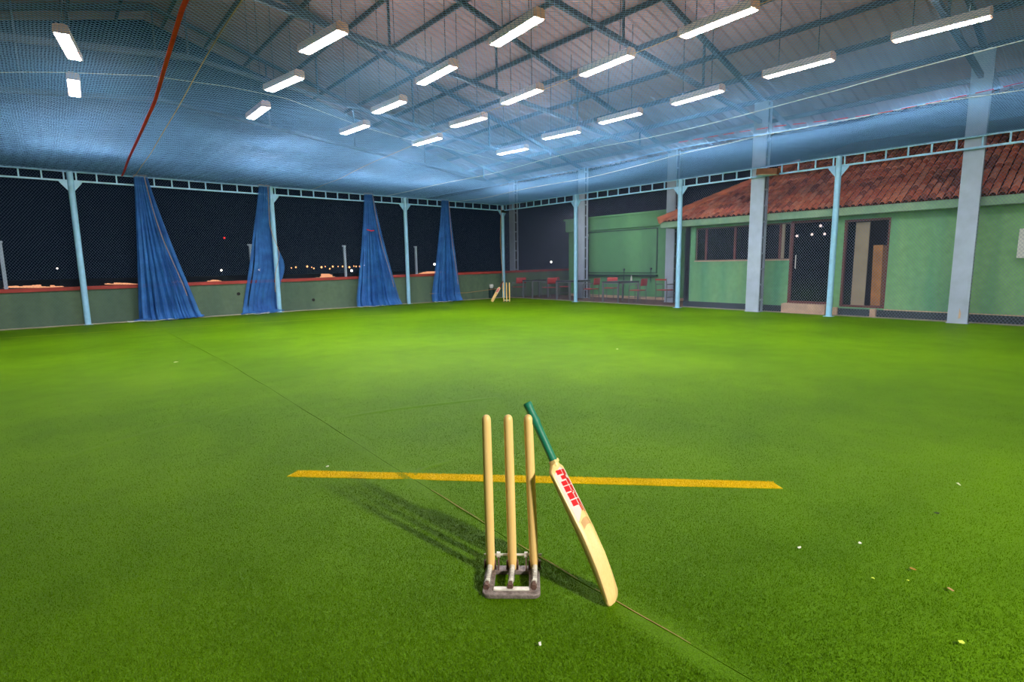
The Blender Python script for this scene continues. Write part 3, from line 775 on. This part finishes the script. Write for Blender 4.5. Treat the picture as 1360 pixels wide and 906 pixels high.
tmats = [mat('terracotta_a', '#ea8c68', .8, 0, .3, 3), mat('terracotta_b', '#da7858', .8, 0, .3, 3), mat('terracotta_c', '#ea987a', .8, 0, .3, 3), mat('terracotta_d', '#ac6452', .85, 0, .35, 3)]
protos = []
for m_ in tmats: 
    o = tile_bm().build('roof_tile', m_, None, smooth=True); protos.append(o.data); bpy.data.objects.remove(o)
for k, q in enumerate(sorted(near)):
    me = protos[rng.choice([0, 0, 1, 1, 2, 3])]; o = bpy.data.objects.new('roof_tile', me); C.objects.link(o); o.parent = H
    o.location = (q[0]-XH+rng.uniform(-.008, .008), q[1]-3+rng.uniform(-.005, .005), q[2]+rng.uniform(0, .006))
tb = tile_bm(); tv = np.array(tb.v); tf = tb.f; mb = MB()
for q in spots:
    if q in near: continue
    mb.cur = int(rng.choice([0, 0, 1, 1, 2, 3])); mb.add(tv+np.array(q)-np.array([XH, 3, 0])+rng.uniform(-.005, .005, 3), tf)
o = mb.build('roof_tiles_rest', tmats, H, smooth=True); o.name = 'far_roof_tiles'; tag(o, kind='stuff')
# hip ridge tiles
hd = Vector((1, -1, SL)).normalized(); hm = mat('hip_cement_orange', '#e4845e', .8, 0, .2, 3); k = 0
p = Vector((X0-.03, Y0r+.03, rz_(X0)+.03))
while k < 15:
    a = p+hd*(k*.30); b = a+hd*.34
    mb = MB(); mb.tube([a, b], [.12, .10], 8); local(H, 'hip_tile', mb, hm, smooth=True); k += 1
# air conditioner on the wall
t = thing('air_conditioner', 'white air conditioner unit on the green wall at the right edge', 'air conditioner', (15.15, 1.2, 1.3))
mb = MB(); mb.box(14.98, 15.27, .96, 1.80, 1.36, 1.95); local(t, 'casing', mb, M['white_plastic'], bevel=.015)
mb = MB()
for k in range(12): mb.box(14.972, 14.98, .99, 1.45, 1.42+k*.04, 1.435+k*.04)
local(t, 'grille', mb, M['chair_frame'])
mb = MB(); mb.box(15.0, 15.298, 1.5, 1.54, 1.32, 1.36); mb.box(15.0, 15.298, 1.0, 1.04, 1.32, 1.36); local(t, 'bracket', mb, M['dark_steel'])

# ------------------------------------------------------------------ outbuilding behind the terrace
XO = 17.3
O = thing('outbuilding', 'green flat-topped outbuilding behind the terrace tables', 'building', (XO, 13.5, 0))
mb = MB(); mb.box(XO, XO+3, 10.62, 16.45, -.2, 2.72); local(O, 'wall', mb, M['green_out'])
mb = MB(); mb.box(XO-.10, XO+3.1, 10.54, 16.55, 2.72, 3.25); mb.box(XO-.16, XO+3.16, 10.48, 16.62, 3.19, 3.26); local(O, 'cornice', mb, M['green_out'])
mb = MB()
for (y0, y1, z0, z1) in ((15.55, 15.6, .98, 2.66), (11.93, 11.98, .98, 2.66), (11.98, 15.55, 2.62, 2.66), (11.98, 15.55, .98, 1.02)): mb.box(XO-.03, XO, y0, y1, z0, z1)
local(O, 'panel_frame', mb, mat('dark_green_trim', '#27523c', .6))
mb = MB(); mb.box(XO-.12, XO, 11.9, 15.7, .86, .93); local(O, 'ledge', mb, mat('dark_ledge', '#1f4638', .6))
mb = MB(); mb.box(XO-.03, XO, 10.62, 16.45, -.02, .10); local(O, 'skirting', mb, M['stone'])
for (yy, zz) in ((13.45, 1.12), (12.2, 1.15)):
    mb = MB(); mb.tube([(XO-.05, yy, zz), (XO, yy, zz)], .04, 8); mb.bar((XO-.03, yy, zz), (XO-.03, yy, zz-.5), .02); local(O, 'tap_pipe', mb, M['dark_steel'])
t = thing('wall_floodlight', 'pale box floodlight on a bracket in front of the outbuilding wall', 'lamp', (XO-.3, 15.3, 2.4))
mb = MB(); mb.obox((XO-.35, 15.25, 2.42), (0, .75, -.66), (1, 0, 0), (0, .66, .75), .19, .10, .05); local(t, 'housing', mb, M['white_plastic'], bevel=.01)
mb = MB(); mb.bar((XO-.33, 15.05, 2.35), (XO-.33, 15.05, -.0), .035); mb.bar((XO-.33, 15.05, 2.5), (XO-.33, 15.3, 2.5), .03); mb.bar((XO-.33, 15.05, 2.0), (XO-.33, 15.45, 1.1), .02); local(t, 'pole', mb, M['dark_steel'])

# short steel posts on the parapet
for (x, lab) in ((-.77, 'short blue grey post on the parapet at the left picture edge'), (4.82, 'short blue grey post on the parapet left of the second net bundle'), (7.82, 'short blue grey post on the parapet between second and third net bundles'), (10.6, 'short dark post on the parapet right of the left netting\'s second-last pipe post')):
    t = thing('parapet_post', lab if x < 10 else 'short dim post on the parapet just left of the rightmost net bundle', 'post', (x, 17.95, par_z(x)))
    z = par_z(x); mb = MB(); mb.bar((x, 17.95, z), (x, 17.95, 2.10), .07); local(t, 'shaft', mb, M['grey_steel'])
    mb = MB(); mb.box(x-.07, x+.05, 17.93, 17.97, 2.06, 2.11); local(t, 'bracket', mb, M['grey_steel'])

# ------------------------------------------------------------------ terrace furniture
def table(x0, x1, y0, y1, label):
    t = thing('terrace_table', label, 'table', ((x0+x1)/2, (y0+y1)/2, 0), 0)
    mb = MB(); mb.box(x0-.03, x1+.03, y0-.03, y1+.03, .71, .74); local(t, 'tabletop', mb, M['tabletop'])
    for (x, y) in ((x0, y0), (x0, y1), (x1, y0), (x1, y1)):
        mb = MB(); mb.bar((x, y, -.004), (x, y, .71), .05); local(t, 'leg', mb, M['table_frame'])
    mb = MB(); mb.bar((x0, y0, .69), (x0, y1, .69), .03, .04); mb.bar((x1, y0, .69), (x1, y1, .69), .03, .04); mb.bar((x0, y0, .69), (x1, y0, .69), .03, .04); mb.bar((x0, y1, .69), (x1, y1, .69), .03, .04); local(t, 'rail', mb, M['table_frame'])
table(14.98, 16.1, 11.90, 12.58, 'dark-topped grey metal terrace table nearest the tiled house')
table(15.05, 16.15, 14.25, 14.95, 'dark-topped grey metal terrace table just left of the light blue post, middle one')
table(15.0, 15.9, 16.30, 16.85, 'dark-topped grey metal terrace table nearest the far corner')
def chair(x, y, rz, label, seatback=True):
    t = thing('terrace_chair', label, 'chair', (x, y, 0), rz)
    f = M['chair_frame']
    def bld(n, b, m, **k): return b.build(n, m, t, **k)
    b = MB(); b.box(-.21, .21, -.20, .20, .43, .46); bld('seat', b, M['red_chair'], bevel=.01)
    if seatback:
        b = MB(); b.grid(lambda i, j: (-.22+.44*i/8, .22+.03*math.sin(math.pi*i/8)+.03*j/3, .60+.24*j/3), 8, 3)
        o = bld('backrest', b, M['red_chair'], smooth=True); s = o.modifiers.new('s', 'SOLIDIFY'); s.thickness = .02
    else:
        b = MB(); b.bar((-.22, .24, .80), (.22, .24, .80), .03, .05); bld('backrest', b, M['red_chair'])
    for sx in (-1, 1):
        b = MB(); b.tube([(sx*.22, -.21, -.004), (sx*.22, -.20, .45), (sx*.22, -.19, .64)], .013, 6); bld('leg', b, f)
        b = MB(); b.tube([(sx*.22, .23, -.004), (sx*.22, .20, .45), (sx*.22, .245, .84)], .013, 6); bld('leg', b, f)
        b = MB(); b.tube([(sx*.22, -.19, .64), (sx*.22, .21, .64)], .016, 6); bld('armrest', b, f)
    b = MB(); b.tube([(-.22, -.21, .20), (-.22, .215, .20)], .009, 6); b.tube([(.22, -.21, .20), (.22, .215, .20)], .009, 6); bld('stretcher', b, f)
    return t
PI = math.pi
chair(15.30, 13.42, PI*1.0+.2, 'red-backed terrace chair right of the light blue post, its back to the nearest table')
chair(15.42, 11.42, PI*1.05, 'red-backed terrace chair at the right end of the nearest table')
chair(16.05, 10.75, PI*.5, 'terrace chair with thin orange back rail next to the blue grey column', False)
chair(15.35, 15.70, PI*1.0-.2, 'red terrace chair between the middle and far tables')
chair(16.3, 15.75, PI*.2, 'red terrace chair standing behind the others near the outbuilding corner')
chair(15.1, 17.25, PI*.9, 'dark red terrace chair nearest the far corner stumps')
chair(16.25, 13.3, -PI*.4, 'dim terrace chair behind the nearest table')
t = thing('bottle', 'small white bottle standing on the nearest terrace table', 'bottle', (15.9, 12.05, .74)); mb = MB(); mb.tube([(15.9, 12.05, .74), (15.9, 12.05, .84), (15.9, 12.05, .87), (15.9, 12.05, .92)], [.032, .032, .014, .014], 10); local(t, 'bottle_body', mb, M['white_plastic'], smooth=True)
mb = MB(); mb.tube([(15.9, 12.05, .92), (15.9, 12.05, .94)], .018, 10); local(t, 'cap', mb, M['white_plastic'])
t = thing('waste_bin', 'dark green bin with a pale cap left of the far stumps', 'bin', (14.0, 17.74, 0))
mb = MB(); mb.tube([(14.0, 17.70, .0), (14.0, 17.70, .42)], [.12, .14], 12); local(t, 'drum', mb, mat('dark_green_plastic', '#16363a', .5))
mb = MB(); mb.tube([(13.98, 17.70, .42), (13.98, 17.70, .50), (13.98, 17.70, .58)], [.05, .09, .08], 10); local(t, 'cap', mb, M['white_plastic'])

# ------------------------------------------------------------------ night beyond: ground, hills of lights
M['far_ground'] = mat('distant_dark_ground', '#07090b', .9)
mb = MB(); mb.box(-400, 600, 18.1, 900, -9.2, -9.0); mb.box(20.5, 600, -300, 18.1, -9.2, -9.0); tag(mb.build('ground', M['far_ground']), kind='structure')
def pt(px, py, dist):
    d = R_*(px-680)/F-U_*(py-453)/F+F_; return Vector((0, 0, CAM_H))+d*(dist/math.hypot(d.x, d.y))
warm = emit('warm_bulb', '#ffb070', 2.2); white = emit('white_bulb', '#fff4e8', 4); redl = emit('red_bulb', '#ff3030', 2.0); viol = emit('violet_bulb', '#8060ff', 1.0)
def far_lamp(px, py, dist, r, m, label, group=None, pole=True):
    c = pt(px, py, dist); t = thing('distant_lamp', label, 'lamp', (c.x, c.y, -9.0), 0, group)
    b = MB(); b.tube([(0, 0, c.z+9-r), (0, 0, c.z+9-r*.7), (0, 0, c.z+9), (0, 0, c.z+9+r*.7), (0, 0, c.z+9+r)], [r*.2, r*.8, r, r*.8, r*.2], 8); b.build('bulb', m, t)
    b = MB(); b.tube([(0, 0, 0), (0, 0, c.z+9-r)], r*.15, 5); b.build('mast', M['far_ground'], t)
for k, (px, py) in enumerate([(387, 356), (393, 355), (408, 354), (414, 355), (417, 356.5), (427, 355), (432, 354), (438, 357), (442, 354), (449, 354), (455, 354), (464, 355), (470, 353.5), (473, 354), (478, 354)]):
    far_lamp(px, py, 240+7*(k % 5), .26+.16*((k*7) % 3)/2, warm, 'distant orange lamp on the horizon, %s in the string between second and third net bundles' % ('leftmost second third fourth fifth sixth seventh eighth ninth tenth eleventh twelfth thirteenth fourteenth rightmost'.split()[k]), 'distant orange lamps on the horizon')
for (px, py, r, m, lab) in [(344.5, 358.5, .42, white, 'white distant lamp just right of the second net bundle top of its foot'), (467, 359.5, .42, white, 'white distant lamp below the orange string, beside the parapet post'), (484, 353, .3, white, 'small white distant lamp at the left edge of the third net bundle'),
                            (577, 351, .42, white, 'white distant lamp seen at the left edge of the rightmost net bundle'), (732, 348, .34, white, 'white distant lamp between far corner and terrace'),
                            (294, 359, .3, white, 'tiny white distant lamp between first and second net bundles'), (298, 316, .28, redl, 'red distant mast lamp high between first and second net bundles'), (332, 357, .3, viol, 'faint violet distant lamp by the parapet post left of the second bundle'), (76, 356.5, .22, white, 'faint white distant lamp right above the coping at far left')]:
    if 'second net bundle top' in lab: lab = 'white distant lamp seen at the left flank of the second net bundle'
    far_lamp(px, py, 200, r, m, lab)
# roofs / terraces just beyond the parapet; their lamplight is put in as emission
glow = emit('painted_lamplight', '#ffb080', .95)
def glowpatch(px0, px1, py, hpx, dist, lab, seed):
    rs = random.Random(seed); c0, c1 = pt(px0, py, dist), pt(px1, py, dist); t = thing('glowing_rooftop', lab, 'rooftop', ((c0.x+c1.x)/2, (c0.y+c1.y)/2, -9))
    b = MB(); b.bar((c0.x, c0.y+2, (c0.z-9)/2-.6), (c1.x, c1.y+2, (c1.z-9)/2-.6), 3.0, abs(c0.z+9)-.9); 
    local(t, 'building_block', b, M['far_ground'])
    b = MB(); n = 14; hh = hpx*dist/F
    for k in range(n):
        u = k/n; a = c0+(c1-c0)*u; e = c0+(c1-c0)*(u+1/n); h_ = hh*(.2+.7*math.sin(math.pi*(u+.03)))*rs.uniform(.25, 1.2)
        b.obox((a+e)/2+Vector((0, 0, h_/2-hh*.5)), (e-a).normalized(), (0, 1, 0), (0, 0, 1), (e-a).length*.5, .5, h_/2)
    local(t, 'emissive_surface', b, glow)
glowpatch(5, 90, 380, 3, 30, 'long self-glowing orange strip of rooftop showing above the coping at far left', 1)
glowpatch(140, 183, 376.5, 2, 30, 'self-glowing orange strip of rooftop left of the first net bundle', 2)
glowpatch(228, 240, 374, 2.5, 30, 'short self-glowing orange rooftop right of the first net bundle', 3)
glowpatch(278, 292, 372.8, 2.5, 30, 'short self-glowing orange rooftop between the first two net bundles', 6)
glowpatch(421, 445, 367.5, 7, 30, 'bright self-glowing orange rooftop heap in the gap between second and third net bundles', 4)
glowpatch(561, 592, 362.5, 4, 30, 'self-glowing orange rooftop strip seen beside the rightmost net bundle', 5)

# ------------------------------------------------------------------ stumps
SR = Vector((.742, -.670, 0)).normalized(); SN = Vector((.670, .742, 0)).normalized(); Z = Vector((0, 0, 1))
def W(c, r, n, z): return c+SR*r+SN*n+Z*z
c = Vector((1.457, 1.732, 0))
t = thing('stump_stand', 'spring-loaded metal stump stand on the turf carrying the three near stumps', 'stand', tuple(c))
def frame_ring(b, x0, x1, y0, y1, rad, wid, z0, z1, n=6):
    outer, inner = [], []
    for (cx, cy, a0) in ((x1-rad, y1-rad, 0), (x0+rad, y1-rad, 90), (x0+rad, y0+rad, 180), (x1-rad, y0+rad, 270)):
        for k in range(n+1):
            a = math.radians(a0+90*k/n); outer.append((cx+rad*math.cos(a), cy+rad*math.sin(a))); 
            ri = max(.006, rad-wid*.55); inner.append((min(max(cx+rad*math.cos(a), x0+wid), x1-wid), min(max(cy+rad*math.sin(a), y0+wid), y1-wid)))
    N = len(outer); vs = []
    for ring_, zz, ins in ((outer, z0, 0), (outer, z1-.004, 0), (outer, z1, .003), (inner, z1, 0), (inner, z0, 0)):
        for (x, y) in ring_:
            mx, my = (x0+x1)/2, (y0+y1)/2; dx, dy = x-mx, y-my; L = math.hypot(dx, dy); x -= dx/L*ins; y -= dy/L*ins
            vs.append(W(c, x, y, zz))
    fs = [(r*N+k, r*N+(k+1) % N, ((r+1) % 5)*N+(k+1) % N, ((r+1) % 5)*N+k) for r in range(5) for k in range(N)]
    b.add(vs, fs)
b = MB(); frame_ring(b, -.122, .122, -.190, .035, .030, .048, .002, .020); 
local(t, 'base_frame', b, mat('rusty_base_frame', '#8c7f7b', .5, .35, .35, 60, bump=.4, bscale=150), bevel=.002)
b = MB(); b.obox(W(c, 0, -.150, .0225), SR, SN, Z, .075, .012, .0025); local(t, 'bright_strip', b, M['bright_metal'])
for k in (-.1, 0, .1):
    b = MB()   # half-cup behind each stump
    def cup(i, j):
        a = math.pi*(-.08+1.16*i/10); rr = .0275; return W(c, k+rr*math.cos(a), .004+rr*math.sin(a), .018+.040*j)
    b.grid(cup, 10, 1); o = local(t, 'stump_cup', b, M['rust'], smooth=True); s = o.modifiers.new('s', 'SOLIDIFY'); s.thickness = .004
    b = MB(); b.tube([W(c, k, -.012, .045), W(c, k-.001, -.075, .040), W(c, k-.004, -.125, .036)], [.0125, .0115, .0115], 12); sp = local(t, 'spring', b, M['bright_metal'], smooth=True)
    b = MB(); b.tube([W(c, k-.0045, -.125, .036), W(c, k-.0055, -.140, .034)], [.008, .008], 10); b.tube([W(c, k-.0055, -.138, .034), W(c, k-.006, -.156, .032)], .0135, 6)
    L = t.location; b.v = [(x-L.x, y-L.y, z-L.z) for x, y, z in b.v]; b.build('spring_nut', M['rust'], sp)
    b = MB()
    for q in range(8):
        a = -.030-q*.0115; b.tube([W(c, k-.0015+.0128*math.cos(w_), a-.001*w_, .0405+.0128*math.sin(w_)) for w_ in [x*math.pi/5 for x in range(10)]], .0012, 4, closed=True)
    b.v = [(x-L.x, y-L.y, z-L.z) for x, y, z in b.v]; b.build('spring_coil', M['metal'], sp)
for s in (-1, 1):
    b = MB(); x = s*.062
    b.prism([W(c, x-.003, -.010, .018), W(c, x-.003, .034, .018), W(c, x-.003, .026, .090), W(c, x-.003, .006, .090)], SR*.006); local(t, 'side_plate', b, M['rust'])
    b = MB(); b.tube([W(c, x-.008, .014, .083), W(c, x+.008, .014, .083)], .013, 10); local(t, 'hinge_nut', b, M['bright_metal'])
b = MB(); b.tube([W(c, -.128, .014, .083), W(c, .132, .014, .083)], .0052, 10); local(t, 'hinge_rod', b, M['bright_metal'], smooth=True)
def stump(c0, label, lean, H_=.715, z0=.022, r=.0200, grp='near stumps in the metal stand', par=None):
    b = MB(); pts = []; rs = []
    prof = [(0, .013), (.004, .0165), (.05, r), (.35, r*1.03), (H_-.03, r*.98), (H_-.016, r*.93), (H_-.007, r*.72), (H_-.002, r*.42), (H_, r*.08)]
    for (z, rr) in prof: pts.append(c0+Z*(z+z0)+lean*(z/H_)); rs.append(rr)
    b.tube(pts, rs, 20); L = c0+Z*z0; b.v = [(x-L.x, y-L.y, z-L.z) for x, y, z in b.v]
    o = b.build('cricket_stump', M['ash'], None, smooth=True); o.location = L; return tag(o, label, 'stump', grp)
stump(W(c, -.097, -.002, 0), 'leftmost of the three near wooden stumps in the metal stand', SR*(-.006))
stump(W(c, .001, -.002, 0), 'middle one of the three near wooden stumps in the metal stand', SR*(-.010))
stump(W(c, .099, -.002, 0), 'rightmost near wooden stump, with the green-handled bat leaning on it', SR*(-.022))

# ------------------------------------------------------------------ bats
def bat(c0, toe, hold, labels, grip_col, view_turn, red=True, flip=1, scale=1.0, seed=0, L=.884):
    """toe / hold: (r, n, z) points of the bat axis. Local frame: a along, t towards the back of the blade, w across"""
    T = W(c0, *toe); Hh = W(c0, *hold); a = (Hh-T).normalized()
    tr = (SR*math.cos(view_turn)*flip-SN*math.sin(view_turn)); tr = (tr-a*tr.dot(a)).normalized(); wv = a.cross(tr).normalized()*flip
    if wv.dot(SN) < 0: wv = -wv      # +w points away from the camera
    th = thing('cricket_bat', labels, 'bat', tuple(T))
    bow = lambda s: -.16*max(0, .30-s)**2
    def prof(s):
        # half width, edge thickness, spine thickness
        if s < .03: k = math.sqrt(max(0, 1-((.03-s)/.03)**2)); hw = .030+.024*k
        elif s < .572: hw = .054
        elif s < .605: k = (s-.572)/.033; hw = .054-(.054-.021)*(k*k*(3-2*k))
        else: hw = .019
        e = np.interp(s, [0, .03, .15, .3, .45, .53, .57], [.012, .020, .028, .029, .022, .018, .016])
        sp = np.interp(s, [0, .02, .06, .12, .20, .30, .42, .53, .565, .60], [.018, .030, .042, .053, .060, .054, .040, .032, .030, .030])
        return hw, float(e), float(sp)
    def pt3(s, w_, t_): return T+a*s+wv*w_+tr*(t_+bow(s)-.022)
    ss = [0, .004, .010, .018, .03, .05, .08, .12, .16, .2, .25, .3, .35, .4, .45, .49, .54, .572, .580, .588, .598, .605, .617]
    b = MB()
    def sec(s):
        hw, e, sp = prof(s)
        if s > .6045: e = sp = .030; 
        q = [(-hw, .003), (-hw*.96, 0), (0, -.0015), (hw*.96, 0), (hw, .003), (hw, e-.003), (hw*.95, e)]
        for k in (.7, .45, .22, .06): q.append((hw*k, e+(sp-e)*(1-k)**1.15))
        for k in (.06, .22, .45, .7): q.append((-hw*k, e+(sp-e)*(1-k)**1.15))
        q += [(-hw*.95, e), (-hw, e-.003)]
        return q
    n = len(sec(.1)); vs = []
    for s in ss: vs += [pt3(s, x, y) for x, y in sec(s)]
    fs = [(j*n+i, j*n+(i+1) % n, (j+1)*n+(i+1) % n, (j+1)*n+i) for j in range(len(ss)-1) for i in range(n)]
    fs += [tuple(range(n))[::-1], tuple((len(ss)-1)*n+i for i in range(n))]
    b.add(vs, fs); local(th, 'blade', b, M['willow'], smooth=True)
    # splice shoulders + rubber grip
    b = MB(); ax = lambda s: T+a*s+tr*(.014-.022+bow(s)+.0)
    b.tube([ax(.59), ax(.615), ax(.63)], [.019, .0165, .0155], 12); local(th, 'splice', b, M['willow'], smooth=True)
    b = MB(); pr = [(.612, .0155), (.616, .0172), (.65, .0170), (.72, .0172), (.785, .0182), (.792, .0212), (.802, .0205), (.815, .0185), (.85, .0174), (.865, .0190), (.880, .0192), (L, .0165)]
    b.tube([ax(s) for s, _ in pr], [r for _, r in pr], 18); g = local(th, 'rubber_grip', b, grip_col, smooth=True)
    b = MB()
    for q in range(9):
        s = .632+q*.0175; b.tube([ax(s)+(wv*math.cos(w_)+tr*math.sin(w_))*.0171+a*(.004*w_) for w_ in [x*math.pi/6 for x in range(12)]], .0007, 4)
    L_ = th.location; b.v = [(x-L_.x, y-L_.y, z-L_.z) for x, y, z in b.v]; b.build('grip_ridge', grip_col, g)
    # surface mapping for sticker and letters: v is across (m) from the near edge
    def surf(s, w_, off):
        hw, e, sp = prof(s); k = min(1, abs(w_)/hw); tz = e+(sp-e)*(1-k)**1.15 if k < .95 else e
        return pt3(s, w_, tz+off)
    def patch(b, s0, s1, w0, w1, off, ns=6, nw=6, skew=0):
        b.grid(lambda i, j: surf(s0+(s1-s0)*j/ns+skew*((w0+(w1-w0)*i/nw)), w0+(w1-w0)*i/nw, off), nw, ns)
    # near-side half is -w (towards the camera)
    st = MB(); 
    def edge_s(w_): return .415-.045*abs(math.cos((w_+.05)*22))
    st.grid(lambda i, j: surf((.582-.02*abs(-.047+.094*i/14)/.047*1.0)+((edge_s(-.047+.094*i/14))-(.582))*j/10, (-.047+.094*i/14), .0006), 14, 10)
    local(th, 'sticker', st, mat('pale_pink_white_sticker', '#e4d2cc', .35, 0, .06, 8), smooth=True)
    if red:
        lt = MB(); wn = -.032; wf = .036                # bottoms of the letters at the near edge
        def stem(s0, s1, u0=0, u1=1, sk=.14): 
            w0 = wn+(wf-wn)*u0; w1 = wn+(wf-wn)*u1; patch(lt, s0, s1, w0, w1, .0012, 3, 8, -sk)
        K = 1.30; x = .570                             # letters read from handle to toe
        def ST(o0, o1, u0=0, u1=1): stem(x-o0*K, x-o1*K, u0, u1)
        ST(0, .015); ST(.015, .021, .50, 1); ST(.020, .027, .18, .75); ST(.026, .033, .18, .75); ST(.032, .038, .50, 1); ST(.038, .053)       # M
        x -= .056*K
        ST(0, .019); ST(.018, .025, .40, .62); ST(.018, .030, .82, 1); ST(.028, .044, .5, .95); ST(.023, .044, 0, .42)  # R
        x -= .048*K
        ST(0, .019); ST(.018, .040, .42, .62); ST(.018, .046, .80, 1)   # F
        local(th, 'red_lettering', lt, mat('red_lettering', '#d81f26', .35, 0, .05, 8))
    mk = MB(); mk.grid(lambda i, j: surf(.345-.030*j/6+.012*math.sin(math.pi*i/10), -.036+.05*i/10, .0007), 10, 6); local(th, 'scuff_mark', mk, mat('tan_scuff', '#c99a5c', .5, 0, .2, 30), smooth=True)
    return th
grip = mat('green_rubber_grip', '#14785c', .5, 0, .1, 40, bump=.1)
bat(c, (.440, -.222, .016), (.140, -.015, .655), 'near cricket bat with green grip and red lettering leaning on the right stump', grip, math.radians(30))

# far wicket and bat
fc = Vector((13.04, 15.60, 0))
t = thing('far_stump_base', 'small pale base bar joining the far stumps near the corner', 'stand', tuple(fc))
b = MB(); b.obox(W(fc, 0, .0, .055), SR, SN, Z, .12, .012, .012); local(t, 'base_bar', b, M['white_plastic'])
b = MB(); b.obox(W(fc, 0, .0, .004), SR, SN, Z, .13, .06, .004); local(t, 'foot_plate', b, M['rust'])
for k, lab in ((-.11, 'leftmost of the three far stumps by the corner post'), (0.0, 'middle one of the three far stumps by the corner post'), (.11, 'rightmost of the three far stumps by the corner post')):
    stump(W(fc, k, 0, 0), lab, SR*0, .71, .008, .022, 'far stumps by the corner')
M['red_grip'] = mat('dark_red_grip', '#7c1c28', .5)
bat(fc, (-.56, -.10, .02), (-.165, -.02, .70), 'far cricket bat with dark red grip leaning on the far stumps', M['red_grip'], math.radians(75), red=True, flip=-1)

# ------------------------------------------------------------------ scraps on the turf
def scrap(x, y, r, m, label, cat='scrap', name='paper_scrap', elong=1.0, ang=0):
    b = MB(); n = 7; pts = []
    for k in range(n):
        a = 2*PI*k/n; q = r*rng.uniform(.7, 1.15); px_, py_ = q*elong*math.cos(a), q*math.sin(a)
        pts.append((px_*math.cos(ang)-py_*math.sin(ang), px_*math.sin(ang)+py_*math.cos(ang), .011+rng.uniform(0, .004)))
    b.prism(pts, (0, 0, .0012)); o = b.build(name, m); o.location = (x, y, 0); tag(o, label, cat)
pw = mat('white_scrap', '#e8e6da', .7); pg = mat('yellow_green_leaf', '#cfe24a', .6); pb = mat('brown_leaf', '#9a7420', .7); pk = mat('dark_scrap', '#1c2c20', .7)
scrap(1.342, 3.564, .013, pw, 'white paper scrap just behind the left end of the yellow crease')
scrap(2.361, .311, .010, pg, 'yellow-green leaf bit at the bottom right of the turf', 'leaf', 'leaf_bit')
scrap(2.791, .558, .013, pb, 'curled brown leaf on the turf at right', 'leaf', 'dry_leaf')
scrap(2.672, .548, .006, pg, 'tiny yellow-green leaf bit just below the brown leaf', 'leaf', 'leaf_bit')
scrap(2.582, .651, .007, pg, 'tiny yellow-green leaf bit left of the brown leaf', 'leaf', 'leaf_bit')
scrap(2.873, .79, .007, pw, 'tiny white scrap above and left of the brown leaf', elong=1.8, ang=.3)
scrap(2.612, .967, .008, pw, 'white scrap right of the bat on bare turf', elong=1.5)
scrap(4.101, .636, .007, pw, 'slim white sliver on the turf at far right', elong=3.2, ang=.6)
scrap(3.531, .625, .012, pk, 'small black lump on the turf at right', 'scrap', 'dark_lump')
scrap(1.224, 1.306, .006, pw, 'tiny white scrap in front of the stump stand', elong=2, ang=1)
scrap(2.727, .413, .007, mat('pinkish_scrap', '#b88860', .7), 'thin pinkish scrap below the brown leaf', elong=2.5, ang=.9)
scrap(1.333, 9.274, .03, pw, 'white scrap far off on the left turf')
scrap(6.834, 5.431, .02, pw, 'small pale scrap on the turf right of centre, far off')
